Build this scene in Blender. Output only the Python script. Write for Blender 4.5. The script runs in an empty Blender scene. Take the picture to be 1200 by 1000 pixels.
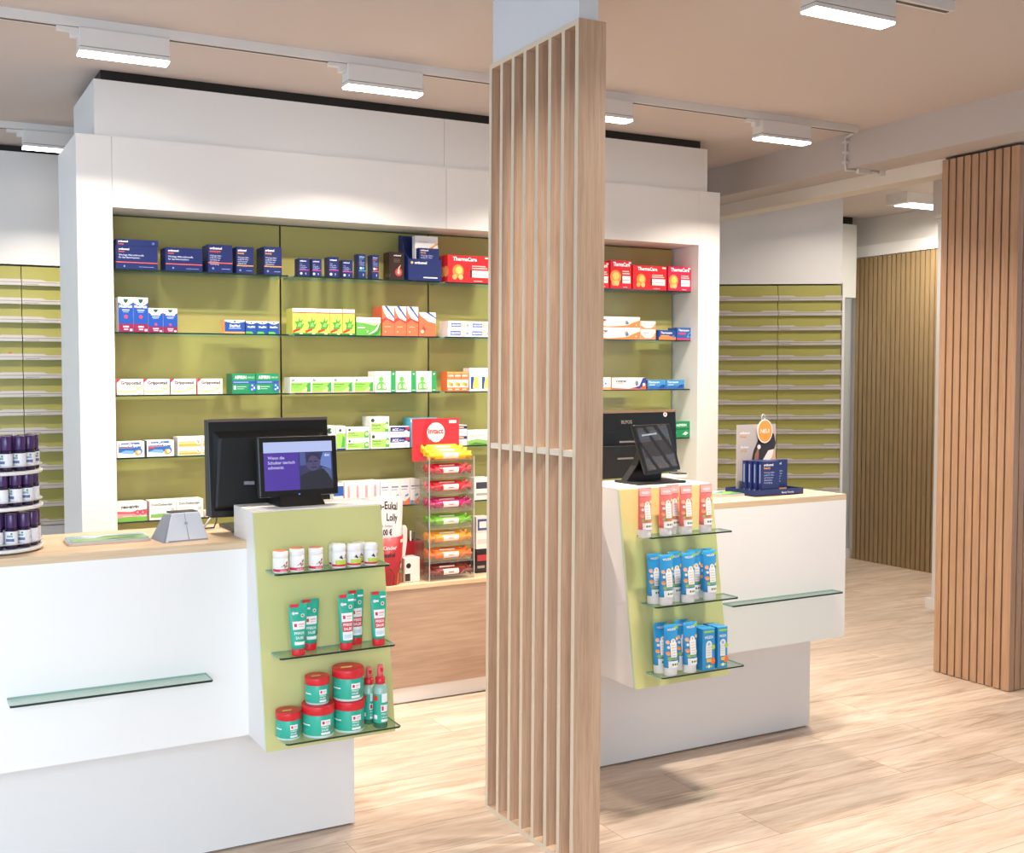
import bpy, bmesh, math, random
from mathutils import Vector
random.seed(7)
S = bpy.context.scene
C = S.collection
PI = math.pi

# ------------------------------------------------------------------ camera
CAM_H = 1.436
YAW, PITCH, ROLL = math.radians(25.583), math.radians(-2.4954), math.radians(-0.2476)
FPX = 1235.83
SHX, SHY = -0.1175, -0.0029
def cam_axes():
    f = Vector((math.sin(YAW)*math.cos(PITCH), math.cos(YAW)*math.cos(PITCH), math.sin(PITCH)))
    r0 = Vector((math.cos(YAW), -math.sin(YAW), 0)); u0 = r0.cross(f)
    return r0*math.cos(ROLL)+u0*math.sin(ROLL), -r0*math.sin(ROLL)+u0*math.cos(ROLL), f
AR, AU, AF = cam_axes()
EYE = Vector((0, 0, CAM_H))
def ray(px, py):
    return AF + AR*((px-600-SHX*1200)/FPX) - AU*((py-500-SHY*1200)/FPX)
def U(px, py, X=None, Y=None, Z=None):
    """point of the photographed place seen at a pixel, on a plane of constant X, Y or Z"""
    v = ray(px, py)
    if X is not None: t = X/v.x
    elif Y is not None: t = Y/v.y
    else: t = (Z-CAM_H)/v.z
    return EYE + v*t
def PLN(px, py, p0, n):
    v = ray(px, py); n = Vector(n)
    return EYE + v*((Vector(p0)-EYE).dot(n)/v.dot(n))
def ppm(p):
    return FPX/((Vector(p)-EYE).dot(AF))       # pixels per metre at a point

cd = bpy.data.cameras.new('camera'); cam = bpy.data.objects.new('camera', cd); C.objects.link(cam)
from mathutils import Matrix
cam.matrix_world = Matrix(((AR.x, AU.x, -AF.x, 0), (AR.y, AU.y, -AF.y, 0), (AR.z, AU.z, -AF.z, CAM_H), (0, 0, 0, 1)))
cd.sensor_width = 36; cd.lens = FPX/1200*36; cd.shift_x = -SHX; cd.shift_y = SHY; cd.clip_start = .05
S.camera = cam

# ------------------------------------------------------------------ materials
_m = {}
def lin(h):
    h = h.lstrip('#'); o = []
    for i in (0, 2, 4):
        c = int(h[i:i+2], 16)/255
        o.append(c/12.92 if c <= .04045 else ((c+.055)/1.055)**2.4)
    return (*o, 1)
def M(hexc, rough=.45, metal=0.0, spec=.5):
    k = (hexc, rough, metal, spec)
    if k in _m: return _m[k]
    m = bpy.data.materials.new('paint_%s' % hexc.lstrip('#')); m.use_nodes = True
    b = m.node_tree.nodes['Principled BSDF']
    b.inputs['Base Color'].default_value = lin(hexc); b.inputs['Roughness'].default_value = rough
    b.inputs['Metallic'].default_value = metal; b.inputs['Specular IOR Level'].default_value = spec
    _m[k] = m; return m
def E(hexc, s):
    k = ('e', hexc, s)
    if k in _m: return _m[k]
    m = bpy.data.materials.new('glow'); m.use_nodes = True; nt = m.node_tree
    b = nt.nodes['Principled BSDF']; b.inputs['Base Color'].default_value = (.02, .02, .02, 1)
    b.inputs['Emission Color'].default_value = lin(hexc); b.inputs['Emission Strength'].default_value = s
    _m[k] = m; return m
def wood(name, c1, c2, axis, scale=1.0, rough=.5, contrast=1.0):
    """fine straight-grained veneer, grain along axis"""
    m = bpy.data.materials.new(name); m.use_nodes = True; nt = m.node_tree; N = nt.nodes; L = nt.links
    b = N['Principled BSDF']; b.inputs['Roughness'].default_value = rough
    tc = N.new('ShaderNodeTexCoord'); mp = N.new('ShaderNodeMapping'); L.new(tc.outputs['Object'], mp.inputs['Vector'])
    sc = [38*scale]*3; sc['XYZ'.index(axis)] = 1.6*scale; mp.inputs['Scale'].default_value = sc
    n1 = N.new('ShaderNodeTexNoise'); n1.inputs['Scale'].default_value = 1.6; n1.inputs['Detail'].default_value = 5; n1.inputs['Distortion'].default_value = .7
    L.new(mp.outputs['Vector'], n1.inputs['Vector'])
    mp2 = N.new('ShaderNodeMapping'); L.new(tc.outputs['Object'], mp2.inputs['Vector'])
    sc2 = [170*scale]*3; sc2['XYZ'.index(axis)] = 6*scale; mp2.inputs['Scale'].default_value = sc2
    n2 = N.new('ShaderNodeTexNoise'); n2.inputs['Scale'].default_value = 1.5; n2.inputs['Detail'].default_value = 3
    L.new(mp2.outputs['Vector'], n2.inputs['Vector'])
    mx = N.new('ShaderNodeMath'); mx.operation = 'MULTIPLY_ADD'; mx.inputs[1].default_value = .55; 
    L.new(n1.outputs['Fac'], mx.inputs[0])
    ml = N.new('ShaderNodeMath'); ml.operation = 'MULTIPLY'; ml.inputs[1].default_value = .45; L.new(n2.outputs['Fac'], ml.inputs[0]); L.new(ml.outputs[0], mx.inputs[2])
    cr = N.new('ShaderNodeValToRGB'); cr.color_ramp.elements[0].position = .5-.16/contrast; cr.color_ramp.elements[1].position = .5+.16/contrast
    cr.color_ramp.elements[0].color = lin(c2); cr.color_ramp.elements[1].color = lin(c1)
    L.new(mx.outputs[0], cr.inputs['Fac']); L.new(cr.outputs['Color'], b.inputs['Base Color'])
    return m
def floor_mat():
    m = bpy.data.materials.new('oak_plank_floor'); m.use_nodes = True; nt = m.node_tree; N = nt.nodes; L = nt.links
    b = N['Principled BSDF']; b.inputs['Roughness'].default_value = .42
    tc = N.new('ShaderNodeTexCoord')
    br = N.new('ShaderNodeTexBrick'); br.offset = .37; br.inputs['Scale'].default_value = 1
    br.inputs['Brick Width'].default_value = 1.25; br.inputs['Row Height'].default_value = .185; br.inputs['Mortar Size'].default_value = .0012
    br.inputs['Mortar Smooth'].default_value = .2; br.inputs['Bias'].default_value = 0
    br.inputs['Color1'].default_value = (0, 0, 0, 1); br.inputs['Color2'].default_value = (1, 1, 1, 1); br.inputs['Mortar'].default_value = (.35, .35, .35, 1)
    L.new(tc.outputs['Object'], br.inputs['Vector'])
    # offset the grain per plank
    va = N.new('ShaderNodeVectorMath'); va.operation = 'MULTIPLY_ADD'
    L.new(br.outputs['Color'], va.inputs[0]); va.inputs[1].default_value = (7, 3, 5); L.new(tc.outputs['Object'], va.inputs[2])
    mp = N.new('ShaderNodeMapping'); mp.inputs['Scale'].default_value = (1.5, 13, 1); L.new(va.outputs[0], mp.inputs['Vector'])
    n1 = N.new('ShaderNodeTexNoise'); n1.inputs['Scale'].default_value = 1.3; n1.inputs['Detail'].default_value = 6; n1.inputs['Roughness'].default_value = .62; n1.inputs['Distortion'].default_value = .9
    L.new(mp.outputs['Vector'], n1.inputs['Vector'])
    mp2 = N.new('ShaderNodeMapping'); mp2.inputs['Scale'].default_value = (6, 70, 1); L.new(va.outputs[0], mp2.inputs['Vector'])
    n2 = N.new('ShaderNodeTexNoise'); n2.inputs['Scale'].default_value = 1.5; n2.inputs['Detail'].default_value = 4; L.new(mp2.outputs['Vector'], n2.inputs['Vector'])
    a = N.new('ShaderNodeMath'); a.operation = 'MULTIPLY'; a.inputs[1].default_value = .3; L.new(n2.outputs['Fac'], a.inputs[0])
    a2 = N.new('ShaderNodeMath'); a2.operation = 'MULTIPLY_ADD'; a2.inputs[1].default_value = .7; L.new(n1.outputs['Fac'], a2.inputs[0]); L.new(a.outputs[0], a2.inputs[2])
    cr = N.new('ShaderNodeValToRGB'); e = cr.color_ramp.elements
    e[0].position = .32; e[0].color = lin('#a48c78'); e[1].position = .66; e[1].color = lin('#dccbba')
    k = e.new(.47); k.color = lin('#c9b29d')
    L.new(a2.outputs[0], cr.inputs['Fac'])
    hs = N.new('ShaderNodeHueSaturation'); hv = N.new('ShaderNodeMapRange'); hv.inputs['To Min'].default_value = .9; hv.inputs['To Max'].default_value = 1.07
    L.new(br.outputs['Color'], hv.inputs['Value']); L.new(hv.outputs[0], hs.inputs['Value']); L.new(cr.outputs['Color'], hs.inputs['Color'])
    mm = N.new('ShaderNodeMix'); mm.data_type = 'RGBA'; L.new(br.outputs['Fac'], mm.inputs['Factor'])
    L.new(hs.outputs['Color'], mm.inputs['A']); mm.inputs['B'].default_value = lin('#8d7460')
    L.new(mm.outputs['Result'], b.inputs['Base Color'])
    bp = N.new('ShaderNodeBump'); bp.inputs['Strength'].default_value = .06; bp.inputs['Distance'].default_value = .002; L.new(a2.outputs[0], bp.inputs['Height']); L.new(bp.outputs[0], b.inputs['Normal'])
    return m
def plaster(name, hexc, rough=.9):
    m = bpy.data.materials.new(name); m.use_nodes = True; nt = m.node_tree; N = nt.nodes; L = nt.links
    b = N['Principled BSDF']; b.inputs['Roughness'].default_value = rough; b.inputs['Base Color'].default_value = lin(hexc)
    tc = N.new('ShaderNodeTexCoord'); n = N.new('ShaderNodeTexNoise'); n.inputs['Scale'].default_value = 140; n.inputs['Detail'].default_value = 3
    L.new(tc.outputs['Object'], n.inputs['Vector'])
    bp = N.new('ShaderNodeBump'); bp.inputs['Strength'].default_value = .12; bp.inputs['Distance'].default_value = .002
    L.new(n.outputs['Fac'], bp.inputs['Height']); L.new(bp.outputs[0], b.inputs['Normal'])
    return m
def clear(name, tint, gloss=.03, add=0):
    """thin clear sheet: see-through with a fresnel shine"""
    m = bpy.data.materials.new(name); m.use_nodes = True; nt = m.node_tree; N = nt.nodes; L = nt.links
    N.remove(N['Principled BSDF']); out = N['Material Output']
    t = N.new('ShaderNodeBsdfTransparent'); t.inputs['Color'].default_value = lin(tint)
    g = N.new('ShaderNodeBsdfGlossy'); g.inputs['Roughness'].default_value = gloss; g.inputs['Color'].default_value = (1, 1, 1, 1)
    lw = N.new('ShaderNodeLayerWeight'); lw.inputs['Blend'].default_value = .5
    pw = N.new('ShaderNodeMath'); pw.operation = 'POWER'; pw.inputs[1].default_value = 4.0; L.new(lw.outputs['Facing'], pw.inputs[0])
    fr = N.new('ShaderNodeMath'); fr.operation = 'MULTIPLY_ADD'; fr.inputs[1].default_value = .5; fr.inputs[2].default_value = .03; L.new(pw.outputs[0], fr.inputs[0])
    mx = N.new('ShaderNodeMixShader'); L.new(fr.outputs[0], mx.inputs[0]); L.new(t.outputs[0], mx.inputs[1]); L.new(g.outputs[0], mx.inputs[2])
    if add:
        df = N.new('ShaderNodeBsdfDiffuse'); df.inputs['Color'].default_value = (.85, .85, .85, 1)
        m2 = N.new('ShaderNodeMixShader'); m2.inputs[0].default_value = add; L.new(mx.outputs[0], m2.inputs[1]); L.new(df.outputs[0], m2.inputs[2]); mx = m2
    L.new(mx.outputs[0], out.inputs['Surface'])
    return m
WHITE = M('#ebe8e4', .4)
WHITE2 = M('#e6e4e1', .35)
GLASS = clear('shelf_glass', '#e6f1ec'); GSIDE = M('#7fb3a6', .1); GEDGE = M('#0d2b27', .08, 0, .8)
ACRYL = clear('acrylic', '#fbfbfa', .05, .02); AEDGE = clear('acrylic_edge', '#dfe0de', .1, .45)
BLACK = M('#0a0908', .45); DARK = M('#050505', .95, 0, .1)
OAKV = wood('oak_upright', '#cdae92', '#b08f74', 'Z')
OAKE = M('#d8cbb4', .5)
OAKX = wood('oak_worktop', '#dcc3a2', '#c6a782', 'X', .8)
OAKD = wood('oak_desk_front', '#b89b84', '#a0836c', 'X', .8)
SLAT = wood('oak_slat', '#bc9676', '#a57f61', 'Z', 1.0)
SLATF = wood('oak_slat_far', '#a98f69', '#937a56', 'Z', 1.0)
GREENB = M('#aba363', .16, 0, .5)
GREENC = M('#cfcc8a', .3)
GREEND = M('#aaa55c', .35)
METAL = M('#cfc9c2', .3, .2)
TRKW = M('#dcd8d4', .45)

# ------------------------------------------------------------------ text
_tx = {}
def text_geo(s, bold):
    k = (s, bold)
    if k in _tx: return _tx[k]
    cu = bpy.data.curves.new('t', 'FONT'); cu.body = s; cu.size = 1; cu.resolution_u = 2; cu.offset = .018*bold
    cu.space_line = .95
    o = bpy.data.objects.new('t', cu); C.objects.link(o)
    dg = bpy.context.evaluated_depsgraph_get(); me = o.evaluated_get(dg).to_mesh()
    vs = [(v.co.x, v.co.y) for v in me.vertices]; fs = [tuple(p.vertices) for p in me.polygons]
    ns = [p.normal.z for p in me.polygons]
    fs = [f if n >= 0 else f[::-1] for f, n in zip(fs, ns)]
    o.evaluated_get(dg).to_mesh_clear(); bpy.data.objects.remove(o); bpy.data.curves.remove(cu)
    if vs:
        x0 = min(v[0] for v in vs); w = max(v[0] for v in vs)-x0
        vs = [(a-x0, b) for a, b in vs]
    else: w = 0
    _tx[k] = (vs, fs, w); return _tx[k]

# ------------------------------------------------------------------ mesh builder
class MB:
    def __init__(s): s.v = []; s.f = []; s.m = []; s.mats = []; s.sm = []
    def mi(s, mat):
        if mat not in s.mats: s.mats.append(mat)
        return s.mats.index(mat)
    def face(s, pts, mat, smooth=False):
        b = len(s.v); s.v += [tuple(p) for p in pts]; s.f.append(tuple(range(b, b+len(pts)))); s.m.append(s.mi(mat)); s.sm.append(smooth)
    def box(s, x0, x1, y0, y1, z0, z1, mat, faces=None):
        b = len(s.v)
        s.v += [(x0,y0,z0),(x1,y0,z0),(x1,y1,z0),(x0,y1,z0),(x0,y0,z1),(x1,y0,z1),(x1,y1,z1),(x0,y1,z1)]
        q = dict(bottom=(0,3,2,1), top=(4,5,6,7), front=(0,1,5,4), right=(1,2,6,5), back=(2,3,7,6), left=(3,0,4,7))
        for k, f in q.items():
            mm = (faces or {}).get(k, mat)
            s.f.append(tuple(b+i for i in f)); s.m.append(s.mi(mm)); s.sm.append(False)
        return s
    def hexa(s, p, mat, faces=None):
        """p: 8 points, bottom 4 ccw from front-left, then top 4"""
        b = len(s.v); s.v += [tuple(a) for a in p]
        q = dict(bottom=(0,3,2,1), top=(4,5,6,7), front=(0,1,5,4), right=(1,2,6,5), back=(2,3,7,6), left=(3,0,4,7))
        for k, f in q.items():
            s.f.append(tuple(b+i for i in f)); s.m.append(s.mi((faces or {}).get(k, mat))); s.sm.append(False)
        return s
    def prism(s, poly, f, t0, t1, mat, side=None):
        """poly: 2D list; f(a,b,t)->3D"""
        n = len(poly); b = len(s.v)
        s.v += [tuple(f(a, c, t0)) for a, c in poly]+[tuple(f(a, c, t1)) for a, c in poly]
        s.f.append(tuple(range(b+n-1, b-1, -1))); s.m.append(s.mi(mat)); s.sm.append(False)
        s.f.append(tuple(range(b+n, b+2*n))); s.m.append(s.mi(mat)); s.sm.append(False)
        for i in range(n):
            j = (i+1) % n; s.f.append((b+i, b+j, b+n+j, b+n+i)); s.m.append(s.mi(side or mat)); s.sm.append(False)
        return s
    def lathe(s, prof, mat, cx=0, cy=0, n=20, smooth=True, ell=1.0):
        """prof: list of (r,z[,mat]) bottom to top; capped"""
        b = len(s.v); k = len(prof)
        for p in prof:
            for i in range(n):
                a = 2*PI*i/n; s.v.append((cx+p[0]*math.cos(a), cy+p[0]*ell*math.sin(a), p[1]))
        for j in range(k-1):
            mm = prof[j][2] if len(prof[j]) > 2 else mat
            for i in range(n):
                i2 = (i+1) % n
                s.f.append((b+j*n+i, b+j*n+i2, b+(j+1)*n+i2, b+(j+1)*n+i)); s.m.append(s.mi(mm)); s.sm.append(smooth)
        s.f.append(tuple(b+i for i in range(n-1, -1, -1))); s.m.append(s.mi(prof[0][2] if len(prof[0]) > 2 else mat)); s.sm.append(False)
        s.f.append(tuple(b+(k-1)*n+i for i in range(n))); s.m.append(s.mi(prof[-1][2] if len(prof[-1]) > 2 else mat)); s.sm.append(False)
        return s
    def loft(s, rings, mat, smooth=True, mats=None):
        n = len(rings[0]); b = len(s.v)
        for r in rings: s.v += [tuple(p) for p in r]
        for j in range(len(rings)-1):
            for i in range(n):
                i2 = (i+1) % n
                s.f.append((b+j*n+i, b+j*n+i2, b+(j+1)*n+i2, b+(j+1)*n+i)); s.m.append(s.mi(mats[j] if mats else mat)); s.sm.append(smooth)
        s.f.append(tuple(b+i for i in range(n-1, -1, -1))); s.m.append(s.mi(mat)); s.sm.append(False)
        e = b+(len(rings)-1)*n; s.f.append(tuple(e+i for i in range(n))); s.m.append(s.mi(mat)); s.sm.append(False)
        return s
    def tube(s, pts, r, mat, n=8):
        pts = [Vector(p) for p in pts]; rings = []
        for i, p in enumerate(pts):
            d = (pts[min(i+1, len(pts)-1)]-pts[max(i-1, 0)]).normalized()
            a = d.cross(Vector((0, 0, 1)));
            if a.length < 1e-3: a = d.cross(Vector((0, 1, 0)))
            a.normalize(); c = d.cross(a)
            rings.append([p+(a*math.cos(2*PI*k/n)-c*math.sin(2*PI*k/n))*r*(-1) for k in range(n)])
        return s.loft(rings, mat)
    # ---- flat or wrapped print
    def art(s, elems, mp, W, H, seg=1):
        eps = .00025
        for k, e in enumerate(elems):
            h = eps*(1+.55*k); t = e[0]
            if t == 'r':
                _, u0, v0, u1, v1, col = e[:6]; mat = M(col, .4) if isinstance(col, str) else col
                for i in range(seg):
                    a = u0+(u1-u0)*i/seg; b = u0+(u1-u0)*(i+1)/seg
                    s.face([mp(a, v0, h), mp(b, v0, h), mp(b, v1, h), mp(a, v1, h)], mat)
            elif t == 'p':
                mat = M(e[2], .4) if isinstance(e[2], str) else e[2]
                s.face([mp(a, b, h) for a, b in e[1]], mat)
            elif t == 'c':
                _, u, v, r, col = e[:5]; mat = M(col, .4) if isinstance(col, str) else col; ry = e[5] if len(e) > 5 else r
                n = 16; s.face([mp(u+r*H/W*math.cos(2*PI*i/n), v+ry*math.sin(2*PI*i/n), h) for i in range(n)], mat)
            elif t == 't':
                # ('t', string, u, v(baseline), height(cap, of H), colour, maxwidth(of W), align, bold)
                _, st, u, v, hh, col = e[:6]; mw = e[6] if len(e) > 6 else 1; al = e[7] if len(e) > 7 else 'l'; bo = e[8] if len(e) > 8 else 1
                vs, fs, w = text_geo(st, bo)
                if not vs: continue
                sc = hh*H/.72; scx = min(sc, mw*W/w) if w else sc
                sc = min(sc, scx*1.6)
                ox = {'l': 0, 'c': -.5, 'r': -1}[al]*w*scx/W
                mat = M(col, .4) if isinstance(col, str) else col
                b = len(s.v); s.v += [tuple(mp(u+ox+a*scx/W, v+c*sc/H, h)) for a, c in vs]
                mi = s.mi(mat)
                for f in fs: s.f.append(tuple(b+i for i in f)); s.m.append(mi); s.sm.append(False)
        return s
    def build(s, name, parent=None, loc=(0, 0, 0), off=(0, 0, 0), rz=0, bevel=0, seg=1):
        me = bpy.data.meshes.new(name)
        ox, oy, oz = off
        me.from_pydata([(a-ox, b-oy, c-oz) for a, b, c in s.v], [], s.f)
        for m in s.mats: me.materials.append(m)
        for p, i, q in zip(me.polygons, s.m, s.sm): p.material_index = i; p.use_smooth = q
        me.update()
        o = bpy.data.objects.new(name, me); C.objects.link(o)
        o.location = loc; o.rotation_euler = (0, 0, rz)
        if parent: o.parent = parent
        if bevel:
            md = o.modifiers.new('bevel', 'BEVEL'); md.width = bevel; md.segments = seg; md.limit_method = 'ANGLE'; md.angle_limit = .7
        return o
def flat(o, u, v, n, W, H):
    o, u, v, n = Vector(o), Vector(u), Vector(v), Vector(n)
    return lambda a, b, e: o+u*(a*W)+v*(b*H)+n*e
def front(x0, x1, y, z0, z1):
    return flat((x0, y, z0), (1, 0, 0), (0, 0, 1), (0, -1, 0), x1-x0, z1-z0), x1-x0, z1-z0
def wrap(r, z0, z1, span, phi=-PI/2-.35, ell=1.0):
    return lambda a, b, e: Vector(((r+e)*math.cos(phi+(a-.5)*span), (r+e)*math.sin(phi+(a-.5)*span)*ell, z0+(z1-z0)*b))

def tag(o, label, cat, group=None):
    o['label'] = label; o['category'] = cat
    if group: o['group'] = group
    return o
def struct(o): o['kind'] = 'structure'; return o
def thing(name, label, cat, loc=(0, 0, 0), rz=0, group=None):
    o = bpy.data.objects.new(name, None); C.objects.link(o); o.empty_display_size = .05
    o.location = loc; o.rotation_euler = (0, 0, rz)
    return tag(o, label, cat, group)
def kids(o): return [c for c in bpy.data.objects if c.parent == o]
def dup(o, loc, label=None, rz=None, group=None, children=None):
    c = o.copy(); C.objects.link(c); c.location = loc
    if label: c['label'] = label
    if group: c['group'] = group
    if rz is not None: c.rotation_euler = (0, 0, rz)
    for ch in (children if children is not None else kids(o)):
        d = ch.copy(); C.objects.link(d); d.parent = c
        for g in kids(ch):
            e = g.copy(); C.objects.link(e); e.parent = d
    return c
def ords(n):
    if n == 1: return ['']
    if n == 2: return ['left of two', 'right of two']
    w = {3: 'three', 4: 'four', 5: 'five', 6: 'six', 7: 'seven'}[n]
    if n == 3: return ['leftmost of three', 'middle of three', 'rightmost of three']
    return ['leftmost of '+w]+[k+' from left of '+w for k in ('second', 'third', 'fourth', 'fifth')[:n-2]]+['rightmost of '+w]
# ------------------------------------------------------------------ dimensions
ZC = 2.643
XF0, XF1, YF, ZFT = .678, 3.909, 4.222, 2.383
XA0, XA1, ZAT, YG = .815, 3.769, 2.108, 4.41
YH = 4.268
SH = [1.868, 1.617, 1.365, 1.113, .854]
BAYS = [XA0, 1.572, 2.305, 3.040, XA1]
YC, YR, ZT, TW = 2.856, 2.921, .976, .022
ZU = .418
XK0, XK1, XM0, XM1 = .910, 1.300, 2.176, 2.572
ZK = 1.066
ZL = 1.913                      # top of the drawer fronts

# ------------------------------------------------------------------ room shell
fl = struct(MB().box(-2.6, 7.3, -1.3, 6.17, -.05, 0, floor_mat()).build('floor'))
struct(MB().box(-2.6, 7.3, -1.3, 6.17, ZC, ZC+.05, plaster('ceiling_paint', '#cbbfb8')).build('ceiling'))
WP = plaster('wall_paint', '#dcd8d2')
struct(MB().box(-2.6, 4.6, 6.09, 6.17, 0, ZC, WP).build('wall_back'))
struct(MB().box(4.6, 7.0, 5.92, 6.0, 0, ZC, plaster('wall_paint_grey', '#b9bcbd')).build('wall_rear'))
struct(MB().box(6.84, 6.92, 2.0, 5.92, 0, ZC, WP).build('wall_right'))
struct(MB().box(5.8, 6.84, 5.9, 5.92, 0, .07, WHITE).build('baseboard_rear'))
# shop front: window frame and posts behind the viewer, open daylight beyond
sf = MB()
for x in (-2.6, -1.0, .6): sf.box(x, x+.08, -1.3, -1.22, 0, ZC, M('#4a4c4e', .4))
sf.box(-2.52, .6, -1.3, -1.22, 2.5, ZC, M('#4a4c4e', .4))
struct(sf.build('window_1'))
struct(MB().box(.68, 7.3, -1.3, -1.22, 0, ZC, WP).build('wall_front'))  # unseen wall, added to hold back daylight on the right
# beam, header and pillar head
struct(MB().box(4.36, 4.85, -1.2, 5.9, 2.47, ZC, plaster('beam_paint', '#c3bab4')).build('trim_1'))
struct(MB().box(4.58, 4.70, 3.437, 5.9, 2.40, 2.47, plaster('header_paint', '#e6dccd')).build('trim_2'))
struct(MB().box(1.787, 1.852, 2.495, 2.965, 2.446, ZC, plaster('pillar_paint', '#d7dade')).build('trim_3'))
# pilaster in the rear passage
pl = MB(); pl.box(5.78, 6.2, 4.05, 4.38, 0, ZC, WHITE2); struct(pl.build('wall_pilaster'))
struct(MB().box(5.755, 5.78, 4.03, 4.405, 0, .065, WHITE).build('baseboard_pilaster'))

# slatted column cladding on the right
t = thing('slatted_column', 'oak slatted column cladding with thin black gaps standing at the right edge under the beam', 'column', (4.55, 3.05, 0))
o_ = (4.55, 3.05, 0)
MB().box(4.572, 5.3, 3.072, 3.43, 0, 2.455, DARK).build('backing', t, off=o_)
sl = MB(); n = 10; p = .38/n
for i in range(n): sl.box(4.55, 4.572, 3.05+p*i+(.0078 if i else 0), 3.05+p*(i+1), .004, 2.455, SLAT)
sl.box(4.572, 4.584, 3.05, 3.072, .004, 2.455, SLAT)
for i in range(17):
    a = 4.584+i*.0425; sl.box(a+.0078, min(a+.0425, 5.3), 3.05, 3.072, .004, 2.455, SLAT)
sl.build('slat_panel', t, off=o_)
# slatted wall panel in the passage
t = thing('slatted_wall_panel', 'darker olive-brown slatted wall panel far back in the passage beneath a white strip', 'wall panel', (6.81, 5.0, 0))
o_ = (6.81, 5.0, 0)
MB().box(6.825, 6.838, 4.4, 5.86, 0, 2.34, M('#1c1813', .8)).build('backing', t, off=o_)
sl = MB(); n = 36; p = 1.46/n
for i in range(n): sl.box(6.806, 6.825, 5.86-p*(i+1)+.0115, 5.86-p*i, 0, 2.34, SLATF)
sl.build('slat_panel', t, off=o_)
struct(MB().box(6.80, 6.84, 4.4, 5.86, 2.345, 2.432, WHITE).build('trim_4'))
# white boxes in the passage
t = thing('bulkhead_cabinet', 'plain white wall box high in the passage left of the dark slatted panel', 'cabinet', (6.5, 5.77, 2.0))
MB().box(6.0, 6.705, 5.77, 5.918, 2.03, 2.585, M('#d9dad6', .4)).build('body', t, off=(6.5, 5.77, 2.0), bevel=.002)
MB().box(6.02, 6.69, 5.80, 5.915, 2.585, ZC, BLACK).build('shadow_gap', t, off=(6.5, 5.77, 2.0))
t = thing('wall_heater_box', 'white box with angled lower edge on the pilaster behind the slatted column', 'wall box', (5.9, 4.0, 2.1))
hz0, hz1 = U(1089, 257, X=5.735).z, U(1089, 213, X=5.735).z
b1 = MB(); b1.prism([(5.735, hz0+.02), (5.752, hz0), (5.7798, hz0), (5.7798, hz1), (5.735, hz1)], lambda a, c, tt: (a, tt, c), 4.385, 3.9, M('#dcd4ce', .45))
b1.build('housing', t, off=(5.9, 4.0, 2.1), bevel=.002)
MB().box(5.755, 5.7797, 3.95, 4.33, hz0-.006, hz0-.0004, M('#a9a19b', .5)).build('grille', t, off=(5.9, 4.0, 2.1))

# ------------------------------------------------------------------ oak fin screen in the middle
XP, YP0, YP1, ZP, WPX = 1.78, 2.488, 2.985, 2.446, .095
t = thing('fin_screen', 'tall oak room divider with open vertical fins standing in the middle of the floor', 'room divider', (XP, YP0, 0))
def lean(m):      # the divider stands a hair out of plumb
    m.v = [(a-.012*(1-c/ZP)+.006*(b-YP0)/.5*(c/ZP), b, c) for a, b, c in m.v]; return m
o_ = (XP, YP0, 0); bt = .016; fa = dict(left=OAKE)
lean(MB().box(XP, XP+WPX, YP0, YP0+bt, 0, ZP, OAKV, fa)).build('side_board', t, off=o_)
lean(MB().box(XP, XP+WPX, YP1-bt, YP1, 0, ZP, OAKV, fa)).build('side_board', t, off=o_)
lean(MB().box(XP, XP+WPX, YP0+bt, YP1-bt, ZP-bt, ZP, wood('oak_flat', '#c9a98b', '#b5957a', 'Y'), fa)).build('top_board', t, off=o_)
lean(MB().box(XP, XP+WPX, YP0+bt, YP1-bt, 0, bt, M('#d9bd9f', .5), fa)).build('bottom_board', t, off=o_)
g = (YP1-YP0-bt)/7
zmid = U(565, 521, X=XP).z
for i in range(7):
    y0 = YP0+bt+i*g
    y1 = y0+g-bt
    if i < 6: lean(MB().box(XP, XP+WPX, y1, y1+bt, bt, ZP-bt, OAKV, fa)).build('fin', t, off=o_)
rl = MB()
for i in range(7):
    y0 = YP0+bt+i*g
    rl.box(XP+.003, XP+.05, y0+.0004, y0+g-bt-.0004, zmid-.009, zmid+.009, OAKE, dict(left=M('#e2d6c4', .5)))
lean(rl).build('cross_rail', t, off=o_)

# ------------------------------------------------------------------ wall shelving unit
t = thing('wall_shelving_unit', 'large white wall shelving unit with olive back panels and glass shelves behind the counters', 'shelving unit', (2.3, YF, 0))
o_ = (2.3, YF, 0)
post = MB(); post.box(XF0, XA0-.0008, YF, 4.68, 0, ZFT, WHITE); post.build('side_post', t, off=o_, bevel=.001)
post = MB(); post.box(XA1+.0008, XF1, YF, 4.68, 0, ZFT, WHITE); post.build('side_post', t, off=o_, bevel=.001)
xs = U(523, 190, Y=YF).x
MB().box(XA0, xs-.0008, YF, 4.68, ZAT, ZFT, WHITE).build('fascia', t, off=o_)
MB().box(xs+.0008, XA1, YF, 4.68, ZAT, ZFT, WHITE).build('fascia', t, off=o_)
MB().box(XA0, XA1, YG+.02, 4.68, .45, ZAT, BLACK).build('carcass', t, off=o_)
ys = 4.236
zs_ = .5*(U(110, 91, Y=ys).z+U(829, 174, Y=ys).z); zs_ = min(zs_-.004, ZC-.03)
xa, xb, xm = U(110, 120, Y=ys).x, U(829, 190, Y=ys).x, U(520.5, 160, Y=ys).x
MB().box(xa, xm-.0008, ys, 4.72, ZFT, zs_, WHITE2).build('upper_panel', t, off=o_)
MB().box(xm+.0008, xb, ys, 4.72, ZFT, zs_, WHITE2).build('upper_panel', t, off=o_)
MB().box(xa+.03, xb-.03, ys+.02, 4.72, zs_, ZC, BLACK).build('shadow_gap', t, off=o_)
zgt = U(796.5, 289.2, Y=YG).z
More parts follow.
